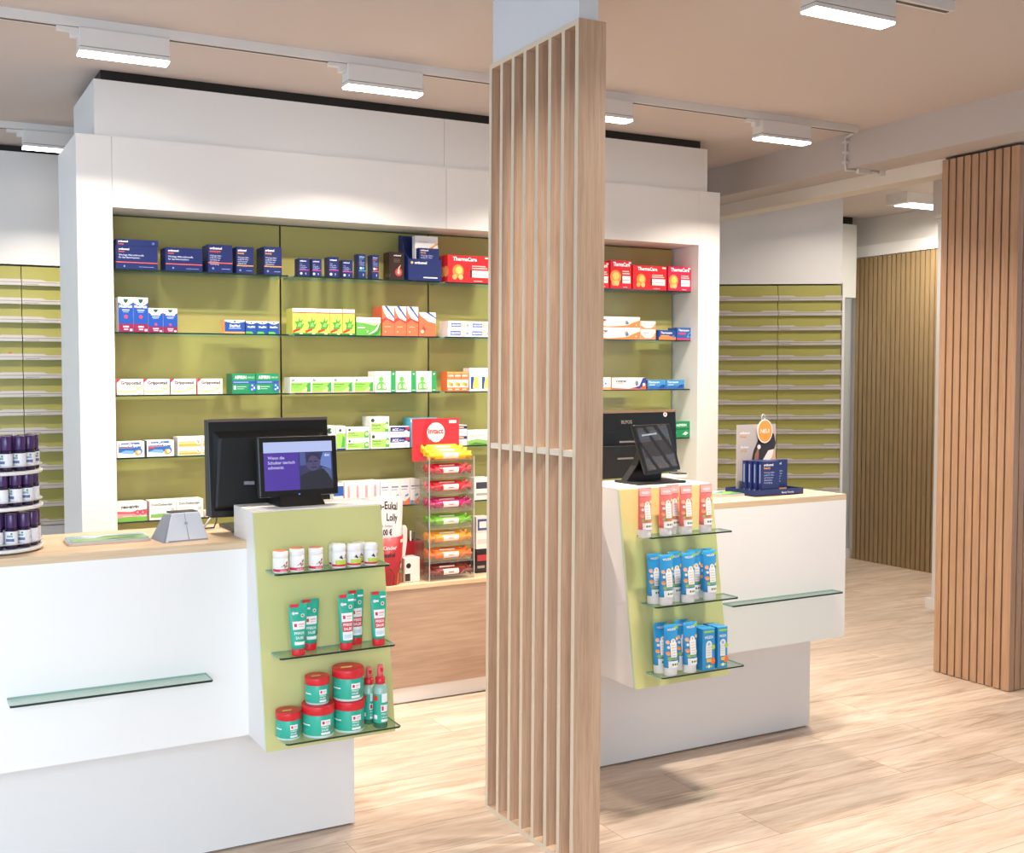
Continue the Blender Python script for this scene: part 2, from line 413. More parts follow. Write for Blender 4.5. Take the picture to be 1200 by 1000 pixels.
for i in range(4):
    a, b = BAYS[i]+(.004 if i else .002), BAYS[i+1]-(.004 if i < 3 else .012)
    MB().box(a, b, YG, YG+.008, .56, min(zgt, ZAT-.006), GREENB).build('back_panel', t, off=o_)
def shelf_mesh(x0, x1, y0, y1, z0, z1, r=.006):
    m = MB(); po = [(x0+r, y0), (x1-r, y0), (x1, y0+r), (x1, y1), (x0, y1), (x0, y0+r)]
    m.prism(po, lambda a, c, tt: (a, c, tt), z0, z1, GLASS, GSIDE)
    for k in (2, 3, 7): m.m[k] = m.mi(GEDGE)      # polished front edge and its two nipped corners
    return m
for z in SH:
    for i in range(4):
        a, b = BAYS[i]+(.012 if i else .003), BAYS[i+1]-(.012 if i < 3 else .004)
        shelf_mesh(a, b, YH, YG-.001, z, z+.006).build('glass_shelf', t, off=o_)

# base cabinet with oak front under the shelves
YD = 4.10
zd0, zd1 = U(512, 801, Y=YD).z, .5*(U(470, 687, Y=YD).z+U(565, 676.5, Y=YD).z)
t = thing('base_cabinet', 'low oak-fronted cabinet with white plinth beneath the lit shelves behind the counters', 'cabinet', (2.3, YD, 0)); o_ = (2.3, YD, 0)
MB().box(.845, 3.76, YD, YD+.02, zd0, zd1-.02, OAKD).build('front_panel', t, off=o_)
MB().box(.845, 3.76, YD-.004, YF-.002, zd1-.02, zd1, OAKX).build('worktop', t, off=o_, bevel=.001)
MB().box(.845, 3.76, YD+.021, YF-.003, zd0, zd1-.021, WHITE2).build('carcass', t, off=o_)
MB().box(.845, 3.76, 4.121, 4.215, .004, zd0-.001, WHITE).build('plinth', t, off=o_)
MB().box(.845, 3.76, YF, YG, zd1-.02, zd1, OAKX).build('worktop', t, off=o_)
ZD = zd1

# ------------------------------------------------------------------ drawer cabinets
def drawer_meshes(w, h, handle_mat):
    d = MB(); d.box(.002, w-.002, 0, .02, 0, h-.004, GREEND)
    hd = MB(); a, e = .23*w, .02
    po = [(.002, .002), (w-.002, .002), (w-.002, .026), (w-a, .026), (w-a-e, .018), (a+e, .018), (a, .026), (.002, .026)]
    hd.prism(po, lambda p, q, tt: (p, tt, q), -.002, -.012, handle_mat)
    hd.box(.002, w-.002, -.017, -.012, -.006, .009, handle_mat)
    hd.box(.002, w-.002, -.0125, -.012, .009, .0115, M('#75695f', .6))
    hd.box(.012, .012+w*.16, -.0174, -.017, -.001, .0015, M('#8d8680', .6))
    return d, hd
def drawer_cabinet(label, loc, rz, cols, w, zt, zceil, zpanel, rows, h, x0=0.0, post=False):
    t = thing('drawer_cabinet', label, 'drawer cabinet', loc, rz)
    W = x0+cols*w
    MB().box(x0, W, .021, .30, 0, zt, M('#4a4536', .7)).build('carcass', t)
    MB().box(x0, W, 0, .02, .02, zt-rows*h-.012, WHITE2).build('base_panel', t)
    MB().box(x0, W, -.004, .30, zt+.006, zpanel, WHITE2).build('top_panel', t)
    MB().box(x0+.02, W-.045, .03, .30, zpanel, zceil, BLACK).build('shadow_gap', t)
    if post: MB().box(W+.004, W+.02, -.006, .30, 0, zt+.02, WHITE).build('side_panel', t)
    d, hd = drawer_meshes(w, h, METAL)
    d0 = h0 = None
    for c in range(cols):
        for r in range(rows):
            p = (x0+c*w, 0, zt-(r+1)*h)
            if d0 is None:
                d0 = d.build('drawer', t, loc=p); h0 = hd.build('handle', d0)
            else:
                q = d0.copy(); C.objects.link(q); q.parent = t; q.location = p
                k = h0.copy(); C.objects.link(k); k.parent = q
    return t
yl = 5.78
xsm = U(25, 340, Y=yl).x; wl = .444
drawer_cabinet('white cabinet of green drawers with silver grips at the left edge behind the bottle carousel',
               (xsm-2*wl, yl, 0), 0, 3, wl, U(40, 312, Y=yl).z, ZC, U(40, 179.7, Y=yl).z, 14, .0963)
KR = 1.2
pa, pb = Vector((3.935, 4.285, 0))*KR, Vector((4.535, 3.995, 0))*KR
ang = math.atan2(pb.y-pa.y, pb.x-pa.x); wr = .400; W2 = (pb-pa).length
drawer_cabinet('white cabinet of green drawers with silver grips beyond the right counter', (pa.x, pa.y, 0), ang, 2, wr, CAM_H+(ZL-CAM_H)*KR, ZC, CAM_H+(2.372-CAM_H)*KR, 14, .0778*KR, W2-2*wr, True)

# ------------------------------------------------------------------ counters
def counter(label, x0, x1, xkl, xkr, xrear, yc, xb0, xb1, yb, ybk, end=False):
    t = thing('service_counter', label, 'counter', ((x0+x1)/2, yc, 0)); o_ = ((x0+x1)/2, yc, 0)
    MB().box(x0, xkl, yc, ybk, ZU, ZT-TW, WHITE).build('body', t, off=o_)
    MB().box(xkl, xkr, yc+.14, ybk, ZU, ZT-TW, WHITE).build('body', t, off=o_)
    if xrear > xkr: MB().box(xkr, xrear, yc, ybk, ZU, ZT-TW, WHITE).build('body', t, off=o_)
    wk = MB(); wk.box(x0, xkl, yc, ybk, ZT-TW, ZT, OAKX); wk.box(xkl, xkr, yc+.14, ybk, ZT-TW, ZT, OAKX)
    if xrear > xkr: wk.box(xkr, xrear, yc, ybk, ZT-TW, ZT, OAKX)
    wk.build('worktop', t, off=o_)
    MB().box(xb0, xb1, yb, yb+.3, .006, ZU, M('#e2dfdc', .4)).build('base', t, off=o_)
    MB().box(xb0+.01, xb1-.01, yb+.01, yb+.29, 0, .006, BLACK).build('foot_seal', t, off=o_)
    return t, o_
tl, ol = counter('white service counter with oak worktop filling the left foreground', -1.2, 1.28, XK0, XK1, 0, YC, -1.1, 1.327, 3.062, 3.235)
tr, orr = counter('white service counter with oak worktop right of the fin screen', 2.0, 3.357, XM0, XM1, 3.357, YR, 2.1, 3.38, 3.109, 3.24)
def wall_glass(t, o_, pfl, pfr, plb, yc):
    # glass ledge on a counter front: pfl front-left, pfr front-right pixels, plb back-left pixel
    b = U(*plb, Y=yc); f0 = U(*pfl, Z=b.z); f1 = U(*pfr, Z=b.z); y0 = .5*(f0.y+f1.y)
    shelf_mesh(f0.x, f1.x, y0, yc-.0005, b.z-.006, b.z, .004).build('glass_shelf', t, off=o_)
wall_glass(tl, ol, (12, 829), (249, 796), (9, 818), YC)
wall_glass(tr, orr, (862, 711), (985.5, 693), (850, 706.5), YR)

# display consoles with a green slanted front
def console(label, xl, xr, yt, yb_, zk, yback, zu, shelves, kk):
    t = thing('display_console', label, 'display stand', (xl, yt, zu)); o_ = (xl, yt, zu)
    P = [(xl, yb_+.012, zu), (xr, yb_+.012, zu), (xr, yback, zu), (xl, yback, zu), (xl, yt+.012, zk), (xr, yt+.012, zk), (xr, yback, zk), (xl, yback, zk)]
    MB().hexa(P, WHITE).build('body', t, off=o_, bevel=.0015)
    Q = [(xl, yb_, zu), (xr, yb_, zu), (xr, yb_+.0115, zu), (xl, yb_+.0115, zu), (xl, yt, zk-.004), (xr, yt, zk-.004), (xr, yt+.0115, zk-.004), (xl, yt+.0115, zk-.004)]
    MB().hexa(Q, GREENC, dict(left=M('#cfe0c0', .3))).build('green_panel', t, off=o_)
    p0 = (xl, yt, zk); nn = Vector((0, zk-zu, yb_-yt)).normalized(); out = []
    for lb, fl_, fr_ in shelves:
        b = PLN(*lb, p0, nn); f0 = U(*fl_, Z=b.z); f1 = U(*fr_, Z=b.z); y0 = .55*f0.y+.45*f1.y-.010
        yp = yt+(b.z-zk)/(zu-zk)*(yb_-yt)
        shelf_mesh(f0.x, f1.x, y0, yp-.0008, b.z-.005, b.z, .006).build('glass_shelf', t, off=o_)
        out.append((b.z, y0, yp, f0.x, f1.x))
    return t, out
c1, CS1 = console('white console with slanted olive front and three glass shelves on the left counter', XK0, XK1, 2.792, 2.699, ZK, 2.975, ZU,
    [((311, 668), (322, 673.5), (454.4, 660)), ((316.5, 764.8), (328, 772), (460.8, 753.6)), ((322.5, 861), (335, 872), (467.7, 849))], 0)
c2, CS2 = console('white console with slanted olive front and three glass shelves on the right counter', XM0, XM1, 2.806, 2.716, ZK, 3.04, ZU,
    [((741.3, 627.5), (763, 630.5), (853.4, 621)), ((748.6, 707), (769, 712), (860.6, 698.5)), ((754.8, 788), (776.4, 795), (867.7, 777.6))], 0)

# ------------------------------------------------------------------ ceiling track lights
def track(label, x0, x1, y, grp=None):
    t = thing('ceiling_track', label, 'light track', ((x0+x1)/2, y, ZC)); o_ = ((x0+x1)/2, y, ZC)
    MB().box(x0, x1, y-.018, y+.018, ZC-.032, ZC, TRKW).build('rail', t, off=o_)
    MB().box(x0+.01, x1-.01, y-.006, y+.006, ZC-.0335, ZC-.032, M('#5a5450', .6)).build('groove', t, off=o_)
    return t
YT = 3.69
track('white ceiling light track running in front of the shelving unit', -1.5, U(998, 153, Z=ZC).x-.05, YT)
track('white ceiling light track at the back left above the left drawer cabinet', -1.5, 1.3, U(40, 145.8, Z=ZC).y)
xe = U(1113, 3, Z=ZC)
YT2 = xe.y
track('short end of white ceiling light track at the top right of the photo', -1.5, xe.x, YT2)
def lamp(label, x0, x1, y, power, col=(1, .90, .79), spread=123, grp='white linear LED modules on the ceiling tracks', tilt=0, rear=False):
    t = thing('track_light', label, 'ceiling light', ((x0+x1)/2, y, ZC-.034), 0, grp); o_ = ((x0+x1)/2, y, ZC-.034)
    z1 = ZC-.034; z0 = z1-.084; w = .03
    b = MB(); b.box(x0, x1, y-w, y+w, z0+.022, z1, TRKW); b.build('housing', t, off=o_, bevel=.002)
    b = MB(); b.box(x0+.001, x1-.001, y-w+.001, y+w-.001, z0+.0225, z0+.0195, M('#8b8580', .6)); b.box(x0, x1, y-w, y+w, z0+.007, z0+.0195, TRKW); b.build('trim_band', t, off=o_)
    dm = E('#fff4ee', 14)
    b = MB(); b.prism([(y-w, z0+.007), (y+w, z0+.007), (y+w-.004, z0), (y-w+.004, z0)], lambda a, c, tt: (tt, a, c), x1-.001, x0+.001, dm); b.build('diffuser', t, off=o_)
    b = MB(); b.box(x0-.07, x0, y-.012, y+.012, z1-.012, z1, TRKW); b.box(x0-.025, x0, y-.012, y+.012, z1-.03, z1-.012, TRKW); b.build('adapter', t, off=o_)
    ld = bpy.data.lights.new('led_light', 'AREA'); ld.shape = 'RECTANGLE'; ld.size = x1-x0; ld.size_y = .05; ld.energy = power; ld.color = col; ld.spread = math.radians(spread)
    lo = bpy.data.objects.new('led_light', ld); C.objects.link(lo); lo.location = (((x0+x1)/2), y, z0-.004); lo.rotation_euler = (math.radians(tilt), 0, 0)
    return t
PW = 17
def lx(px, y, pyy): return U(px, pyy, Y=y).x
for i, (a, b, nm) in enumerate([(93, 199, 'white LED module at the left end of the front ceiling track'), (408, 496, 'white LED module on the ceiling track left of the fin screen'),
                               (655, 742, 'white LED module half hidden behind the oak fin screen'), (893, 951, 'white LED module at the right end of the front ceiling track near the beam')]):
    p0, p1 = U(a, [50, 85, 110, 155][i], Y=YT-.03), U(b, [60, 95, 130, 162][i], Y=YT-.03)
    lamp(nm, p0.x, p1.x, YT, PW)
yk_ = U(40, 145.8, Z=ZC).y; q0 = U(27, 160, Y=yk_-.03)
lamp('white LED module on the back left track above the drawer cabinet', q0.x, q0.x+.3, U(40, 145.8, Z=ZC).y, PW*.55, spread=116)
q0, q1 = U(972, -4, Z=ZC-.1), U(1060, 18, Z=ZC-.1)
lamp('white LED module cut off at the top right edge of the photo', q0.x, q1.x, YT2, PW*2.3, spread=150)
# passage lamp
pz = U(1076, 230, Z=ZC-.05)
t = thing('passage_light', 'white box ceiling light in the passage half hidden by the slatted column', 'ceiling light', (5.5, 4.6, ZC)); o_ = (5.5, 4.6, ZC)
A_ = U(1063, 237, Z=ZC-.07)
MB().box(A_.x, A_.x+.5, A_.y, A_.y+.16, ZC-.068, ZC, TRKW).build('housing', t, off=o_)
MB().box(A_.x+.06, A_.x+.46, A_.y+.015, A_.y+.145, ZC-.072, ZC-.0685, E('#f4fbff', 9)).build('diffuser', t, off=o_)
ld = bpy.data.lights.new('passage_led', 'AREA'); ld.shape = 'RECTANGLE'; ld.size = .5; ld.size_y = .18; ld.energy = 26; ld.color = (1, .93, .82)
lo = bpy.data.objects.new('passage_led', ld); C.objects.link(lo); lo.location = (A_.x+.32, A_.y, ZC-.1)
lamp('added LED module, unseen behind the header, brightening the passage', 5.0, 5.3, 4.2, 9, (1, .92, .82), 150)  # unseen lamp, added to brighten the right drawer cabinet
# cable on the beam
cb = MB(); xb_ = 4.352; k0 = U(992, 155, X=xb_); k1 = U(999.5, 196, X=xb_)
cb.tube([(U(978, 152, Z=ZC-.012).x, YT, ZC-.014), (xb_-.05, YT+.02, ZC-.012), (xb_-.006, k0.y, ZC-.02), (xb_-.006, k0.y, ZC-.05), (xb_-.006, k0.y, 2.49), (xb_+.0, k0.y, 2.463), (xb_+.05, k0.y-.02, 2.462)], .0065, TRKW)
for zz in (2.60, 2.55, 2.50): cb.box(xb_-.014, xb_+.008, k0.y-.012, k0.y+.012, zz-.006, zz+.006, TRKW)
cb.box(xb_+.05, xb_+.13, k0.y-.034, k0.y-.014, 2.448, 2.4695, TRKW)
cb.tube([(xb_+.13, k0.y-.024, 2.461), (xb_+.2, k0.y-.03, 2.463)], .0065, TRKW)
cb.box(xb_+.2, xb_+.25, k0.y-.045, k0.y-.02, 2.448, 2.4695, TRKW)
tag(cb.build('cable_conduit', None), 'white cable with clips running from the front track down the beam', 'cable')

# ------------------------------------------------------------------ packs on the wall shelves
def carton(name, w, h, d, art, base, top=None, side=None, sart=None):
    """mesh builder for a carton; origin at the middle of the front bottom edge, body behind (+y)"""
    m = MB(); bm = M(base, .38)
    m.box(-w/2, w/2, 0, d, 0, h, bm, dict(top=M(top or base, .38), left=M(side or base, .38), right=M(side or base, .38)))
    mp, W, H = front(-w/2, w/2, 0, 0, h); m.art(art, mp, W, H)
    if sart:
        mp = flat((-w/2, d, 0), (0, -1, 0), (0, 0, 1), (-1, 0, 0), d, h); m.art(sart, mp, d, h)
    return m
NAVY = '#16265f'
def a_ortho(sub, scol, lines, lcol, lv=.28, big=1.0):
    e = [('t', 'orthomol', .07, .83, .085*big, '#ffffff', .5*big, 'l', 1.6), ('t', sub, .07, .73, .065*big, scol, .55*big, 'l', 1.4)]
    for i, s in enumerate(lines): e.append(('t', s, .07, .58-i*(.105 if len(lines) < 4 else .075), .075 if len(lines) < 3 else .05, '#c9d2ee', .86, 'l', .5))
    e += [('r', 0, lv, 1, lv+.035, lcol), ('c', .2, lv*.45, .04, '#7f8fc6'), ('r', .55, lv*.38, .9, lv*.45, '#8c9ad0')]
    return e
LN = ['Wichtige Mikron\u00e4hrstoffe', 'f\u00fcr das Immunsystem.']
L5 = ['Wichtige N\u00e4hr-', 'stoffe f\u00fcr Haar', 'und Haut zur', 'di\u00e4tetischen', 'Versorgung.']
def place(px0, px1, pyt, row, mk, label, cat='medicine box', grp=None, name='medicine_carton', dy=0.0, d=.07, z=None, h=None, deep=0, ret=False):
    """put one carton with pixel-measured width and height on a wall shelf row"""
    y = YH+.010+dy; zb = (SH[row]+.006) if z is None else z
    a = U(px0, pyt+15, Y=y).x; b = U(px1, pyt+15, Y=y).x
    if h is None: h = U((px0+px1)/2, pyt, Y=y).z-zb
    m = mk(b-a-.0012, h, d); o = m.build(name, None, loc=((a+b)/2, y, zb)); tag(o, label, cat, grp)
    return o, zb+h
def row_of(px0, px1, n, pyt, row, mk, what, tail, grp, cat='medicine box', d=.07, dy=0, z=None, h=None, name='medicine_carton', labels=None):
    first = None; w = (px1-px0)/n; L = labels or ['%s, %s %s' % (what, q, tail) for q in ords(n)]
    y = YH+.010+dy; zb = (SH[row]+.006) if z is None else z
    for i in range(n):
        if first is None:
            first, top = place(px0, px0+w, pyt, row, mk, L[0], cat, grp, name, dy, d, z, h); hh = top-zb
        else:
            a = U(px0+w*i, pyt+15, Y=y).x; b = U(px0+w*(i+1), pyt+15, Y=y).x
            c = dup(first, ((a+b)/2, y, zb), L[i])
    return zb+hh
def behind(o, dd, label):
    c = dup(o, (o.location.x, o.location.y+dd, o.location.z), label); return c

# -- top shelf
z1 = U(160, 289.2, Y=YH+.01).z
mk = lambda w, h, d: carton('', w, h, d, a_ortho('immun', '#f0604a', LN, '#e8604c'), NAVY)
_, ztp = place(135.5, 184.8, 289, 0, mk, 'wide navy vitamin box with coral stripe at the left end of the top shelf', d=.10)
mk = lambda w, h, d: carton('', w, h, d, [('t', 'orthomol', .04, .55, .27, '#ffffff', .3, 'l', 1.6), ('t', 'immun', .04, .18, .22, '#f0604a', .26, 'l', 1.4), ('c', .88, .5, .2, '#5868ad')], NAVY)
place(136.3, 185.6, 281, 0, mk, 'flat navy vitamin box lying on the wide one on the top shelf', z=ztp+.0005, d=.10)
mk = lambda w, h, d: carton('', w, h, d, a_ortho('immun', '#f0604a', LN, '#e8604c'), NAVY)
place(193.8, 237.3, 290.8, 0, mk, 'wide navy vitamin box with coral stripe standing alone second on the top shelf', d=.09)
mk = lambda w, h, d: carton('', w, h, d, a_ortho('immun pro', '#f0604a', L5, '#e8604c', .33), NAVY)
place(243.6, 272.4, 287, 0, mk, 'squarish navy vitamin box with coral stripe third on the top shelf', d=.09)
mk = lambda w, h, d: carton('', w, h, d, a_ortho('beauty', '#f0a04a', L5, '#e8a04c', .28), NAVY)
place(277.2, 297.3, 289.5, 0, mk, 'narrow navy box with orange stripe fourth on the top shelf', d=.06)
place(309.4, 330.3, 289.5, 0, mk, 'deep navy box with orange stripe at the right end of the first bay', d=.10)
L3 = ['Vital', 'N\u00e4hrstoffe', 'bei M\u00fcdigkeit', 'und Stress']
mg = lambda w, h, d: carton('', w, h, d, [('t', 'orthomol', .1, .82, .07, '#ffffff', .7, 'l', 1.5)]+[('t', s, .1, .64-i*.085, .055, '#aab6df', .7, 'l', .4) for i, s in enumerate(L3)]+[('r', 0, .33, 1, .37, '#c03c8c'), ('c', .2, .15, .07, '#cfd6ee'), ('r', .62, .1, .68, .2, '#cfd6ee')], NAVY)
g_ = 'small navy vitamin cartons on the top shelf'
place(350.3, 362.7, 302.8, 0, mg, 'small navy carton with magenta stripe leftmost in the second bay of the top shelf', grp=g_, d=.055)
place(365.5, 377, 303.5, 0, mg, 'small navy carton with magenta stripe touching the leftmost one in the second bay', grp=g_, d=.055)
place(385.4, 396.9, 301.3, 0, mg, 'slightly taller small navy carton with magenta stripe third in the second bay', grp=g_, d=.055)
place(401.2, 413.2, 305, 0, mg, 'shortest small navy carton with magenta stripe fourth in the second bay', grp=g_, d=.055)
def sl_(c): return lambda w, h, d: carton('', w, h, d, [('t', 'orthomol', .12, .86, .05, '#cfe6f2', .7, 'l', 1.4), ('r', .1, .79, .7, .81, c)]+[('t', s, .12, .7-i*.06, .04, '#aab6df', .7, 'l', .4) for i, s in enumerate(L3)]+[('c', .3, .42, .05, '#e8eefc'), ('c', .62, .42, .05, c), ('r', 0, .3, 1, .325, c), ('r', .6, .1, .68, .2, '#cfd6ee')], NAVY)
place(420, 428.8, 297.8, 0, sl_('#4fb6c8'), 'tall slim navy carton with teal line in the second bay of the top shelf', grp=g_, d=.05)
place(436, 444, 299, 0, sl_('#e2735a'), 'tall slim navy carton with red line in the second bay of the top shelf', grp=g_, d=.05)
hair = [('t', 'orthomol', .3, .86, .055, '#ffffff', .5, 'l', 1.5)]+[('r', .3, .74-i*.05, .72, .755-i*.05, '#77604f') for i in range(3)]+[('c', .62, .28, .15, '#a8343a'), ('c', .62, .28, .09, '#d8685c'), ('c', .62, .26, .04, '#ffd9c4'), ('p', [(.58, .22), (.68, .24), (.66, .42), (.78, .56), (.60, .44)], '#f3c9b4')]
place(456, 473.8, 295.7, 0, lambda w, h, d: carton('', w, h, d, hair, '#2b1a15', sart=[('t', 'Hair Int', .3, .1, .2, '#7d6455', .9, 'l', .5)]), 'dark brown carton with glowing red hair root beside the counter display box', d=.06)
# navy display holder with boxes in it
y0 = YH-.005; x0, x1 = U(479, 330, Y=y0).x, U(517, 330, Y=y0).x; zb = SH[0]+.006
ht = thing('display_holder', 'navy cardboard display holder at the seam of the second and third bays', 'display box', ((x0+x1)/2, y0, zb)); w = x1-x0; S1 = U(500, 304, Y=y0).z-zb; S2 = U(485, 277.5, Y=y0+.1).z-zb
nm = M(NAVY, .4)
m = MB(); m.prism([(0, 0), (.10, 0), (.10, S2), (.072, S2), (.045, S1*1.45), (0, S1)], lambda a, c, tt: (tt, a, c), -w/2-.002, -w/2, nm); m.build('side_wall', ht)
m = MB(); m.prism([(0, 0), (.10, 0), (.10, S2), (.072, S2), (.045, S1*1.45), (0, S1)], lambda a, c, tt: (tt, a, c), w/2, w/2+.002, nm); m.build('side_wall', ht)
MB().box(-w/2, w/2, .098, .1, 0, S2, M('#14245e', .4)).build('back_wall', ht)
m = MB(); m.box(-w/2, w/2, 0, .002, 0, S1, nm); mp, W, H = front(-w/2, w/2, 0, 0, S1); m.art([('c', .1, .82, .06, '#e8c23c'), ('t', 'orthomol', .18, .77, .12, '#ffffff', .5, 'l', 1.5), ('r', .45, .12, .88, .17, '#dfe5f6')], mp, W, H); m.build('front_wall', ht)
yy = y0+.004; a, b = U(491, 300, Y=yy).x, U(514.5, 300, Y=yy).x
zt_ = U(500, 291, Y=yy).z
tag(carton('', b-a, zt_-zb, .028, [('t', 'orthomol', .08, .91, .05, '#ffffff', .6, 'l', 1.5), ('t', 'beauty', .08, .84, .05, '#f0a04a', .6, 'l', 1.5)]+[('t', s, .08, .75-i*.06, .05, '#aab6df', .75, 'l', .4) for i, s in enumerate(L5[:4])], NAVY).build('medicine_carton', None, loc=((a+b)/2, yy, zb)), 'navy carton with orange word standing in the front of the navy display holder', 'medicine box')
yy = y0+.036; a, b = U(486.5, 290, Y=yy).x, U(513, 290, Y=yy).x; zt_ = U(500, 277, Y=yy).z
sw = [('p', [(.5, .6), (.62, .74), (.9, .84), (1, .85), (1, .82), (.86, .78), (.68, .68), (.6, .6)], '#e59a4c'), ('r', .15, .86, .55, .88, '#e8c9b0'), ('c', .93, .66, .06, '#6b6b73')]
tag(carton('', b-a, zt_-zb, .03, sw, '#f1ece8').build('medicine_carton', None, loc=((a+b)/2, yy, zb)), 'white carton with orange swoosh at the back of the navy display holder', 'medicine box')
# red heat wraps
def a_heat(base, wide=False):
    return [('t', 'ThermaCare', .12 if not wide else .14, .80, .14, '#ffffff', .8 if not wide else .6, 'l', 1.8), ('c', .24, .42, .24, '#f08a3c'), ('c', .26, .45, .14, '#f8c46a'), ('c', .16, .2, .10, '#f4a860'), ('c', .3, .2, .10, '#f6b878'),
            ('r', .52, .2, .56, .48, '#33262a'), ('r', .56, .2, .95, .46, '#f2e9e4'), ('r', .56, .52, .92, .56, '#f6c9c0'), ('r', .56, .60, .88, .64, '#f6c9c0'), ('r', .56, .3, .9, .33, '#b7a4a0'), ('r', .6, .05, .8, .08, '#f6c9c0'), ('r', .86, .9, .97, .96, '#ffe9e0')]
gh = 'red heat wrap cartons on the top shelf'
mkh = lambda c, wd=False: (lambda w, h, d: carton('', w, h, d, a_heat(c, wd), c, sart=[('c', .5, .4, .2, '#f4a860')]))
o, _ = place(524.5, 575, 299.8, 0, mkh('#d8242c'), 'large red heat wrap carton left of the fin screen on the top shelf', 'heat wrap box', gh, 'heat_wrap_carton', d=.035)
behind(o, .036, 'red heat wrap carton directly behind the one left of the fin screen')
place(692, 713.5, 307, 0, mkh('#d8242c'), 'red heat wrap carton half hidden by the right edge of the fin screen', 'heat wrap box', gh, 'heat_wrap_carton', d=.08)
place(715.5, 740, 305.4, 0, mkh('#d01f30'), 'tall red heat wrap carton second right of the fin screen', 'heat wrap box', gh, 'heat_wrap_carton', d=.08)
place(741.6, 781.3, 311.6, 0, mkh('#d8242c', True), 'wide red heat wrap carton in the middle right of the fin screen', 'heat wrap box', gh, 'heat_wrap_carton', d=.08)
place(782.8, 809.7, 312.6, 0, mkh('#c41e48'), 'crimson heat wrap carton at the right end of the top shelf', 'heat wrap box', gh, 'heat_wrap_carton', d=.08)

# -- second shelf
def a_cold(tall):
    t_ = .84 if tall else .8
    return [('p', [(0, 1), (0, t_+.02), (.2, t_-.05), (.5, t_-.08), (.8, t_-.05), (1, t_+.02), (1, 1)], '#f4f2f2'), ('p', [(.32, .95), (.68, .95), (.62, .87), (.5, .82), (.38, .87)], '#1f5a3c'),
            ('t', 'MediNait', .5, .70, .075, '#ffffff', .86, 'c', 1.6), ('r', .25, .62, .75, .645, '#cfdcf4'), ('r', .3, .57, .7, .59, '#9fb8e4'), ('c', .5, .44 if tall else .33, .055, '#d4486a'), ('r', 0, 0, 1, .24, '#8c1f4c'), ('r', .3, .13, .7, .18, '#e6c2d0'), ('r', .35, .06, .65, .1, '#e6c2d0'), ('r', .75, .03, .93, .09, '#f0e0e6')]
mk = lambda w, h, d: carton('', w, h, d, a_cold(True), '#1d4fa8', side='#e9e7ea')
row_of(138.6, 173.7, 2, 348.3, 1, mk, 'tall blue syrup carton with maroon base', 'on the second shelf', 'blue syrup cartons', d=.06)
mk = lambda w, h, d: carton('', w, h, d, a_cold(False), '#1d4fa8', side='#e9e7ea')
row_of(173.9, 208.2, 2, 361.3, 1, mk, 'shorter blue syrup carton with maroon base', 'on the second shelf', 'blue syrup cartons', d=.06)
ad = [('p', [(0, 1), (0, .9), (.35, .78), (.65, .78), (1, .9), (1, 1)], '#f4f2f2'), ('p', [(.42, .94), (.58, .94), (.54, .84), (.5, .81), (.46, .84)], '#1f5a3c'), ('t', 'DayMed', .5, .5, .17, '#ffffff', .7, 'c', 1.6), ('r', .2, .36, .8, .42, '#a9c0e8'), ('r', 0, 0, 1, .14, '#f0a24a')]
place(263.5, 287.1, 375.2, 1, lambda w, h, d: carton('', w, h, d, ad, '#1f4da0', side='#f0a060'), 'small blue carton with orange base on the second shelf left of the green-blue trio', d=.06)
ad = [('p', [(0, 1), (0, .9), (.35, .78), (.65, .78), (1, .9), (1, 1)], '#f4f2f2'), ('p', [(.4, .94), (.6, .94), (.55, .84), (.5, .81), (.45, .84)], '#1f5a3c'), ('t', 'MediTri', .5, .48, .14, '#ffffff', .75, 'c', 1.6), ('p', [(0, 0), (.7, 0), (.55, .18), (0, .18)], '#5cb848')]
row_of(288, 327.4, 3, 376.5, 1, lambda w, h, d: carton('', w, h, d, ad, '#1d4a98'), 'tiny blue carton with green corner', 'on the second shelf', 'tiny blue-green cartons', d=.05)
# yellow-green cough cartons
leaf = [('r', 0, .86, 1, 1, '#f5f2ee'), ('t', 'PROSPAN', .5, .90, .05, '#6a6f9a', .8, 'c', 1.4), ('r', 0, .82, 1, .86, '#d8424a'), ('p', [(.2, .18), (.75, .22), (.98, .45), (.7, .40), (.9, .62), (.62, .52), (.58, .72), (.45, .5), (.15, .5), (.32, .36)], '#3f9c3c'), ('p', [(.4, .3), (.7, .32), (.66, .46), (.5, .44)], '#8fd06a'), ('p', [(.02, .16), (.62, .26), (.6, .18), (.02, .06)], '#d63a34'), ('r', 0, 0, 1, .07, '#2f7a38'), ('r', .55, .02, .8, .05, '#e8f0d8')]
mk = lambda w, h, d: carton('', w, h, d, leaf, '#e4dc5c', side='#d8d860', top='#f5f2ee')
row_of(342.8, 416, 5, 361.3, 1, mk, 'yellow carton with green leaf', 'on the second shelf', 'yellow cough syrup cartons', d=.04)
p = [o for o in bpy.data.objects if o.get('group') == 'yellow cough syrup cartons'][0]
behind(p, .042, 'yellow cough syrup carton directly behind the leftmost of the row of five')
gl = [('r', 0, .72, 1, 1, '#f2f4ee'), ('t', 'LINOLTUSS', .07, .80, .12, '#5a6a9c', .42, 'l', 1.6), ('t', 'FORTE', .55, .80, .12, '#e0704a', .3, 'l', 1.6), ('p', [(0, .72), (.4, .66), (.75, .55), (1, .72)], '#cfe4a8'), ('p', [(.45, .05), (.75, .3), (.98, .78), (.9, .45), (.8, .2)], '#eaf6d4'), ('p', [(.6, .05), (.85, .3), (.99, .7), (.97, .3), (.85, .05)], '#3c8a34'), ('r', .05, .4, .35, .46, '#e8f2dc'), ('c', .45, .22, .05, '#f4f8e8')]
place(417.5, 446.3, 372, 1, lambda w, h, d: carton('', w, h, d, gl, '#5fa845'), 'green and white carton with pale leaf between yellow and orange cartons', d=.07)
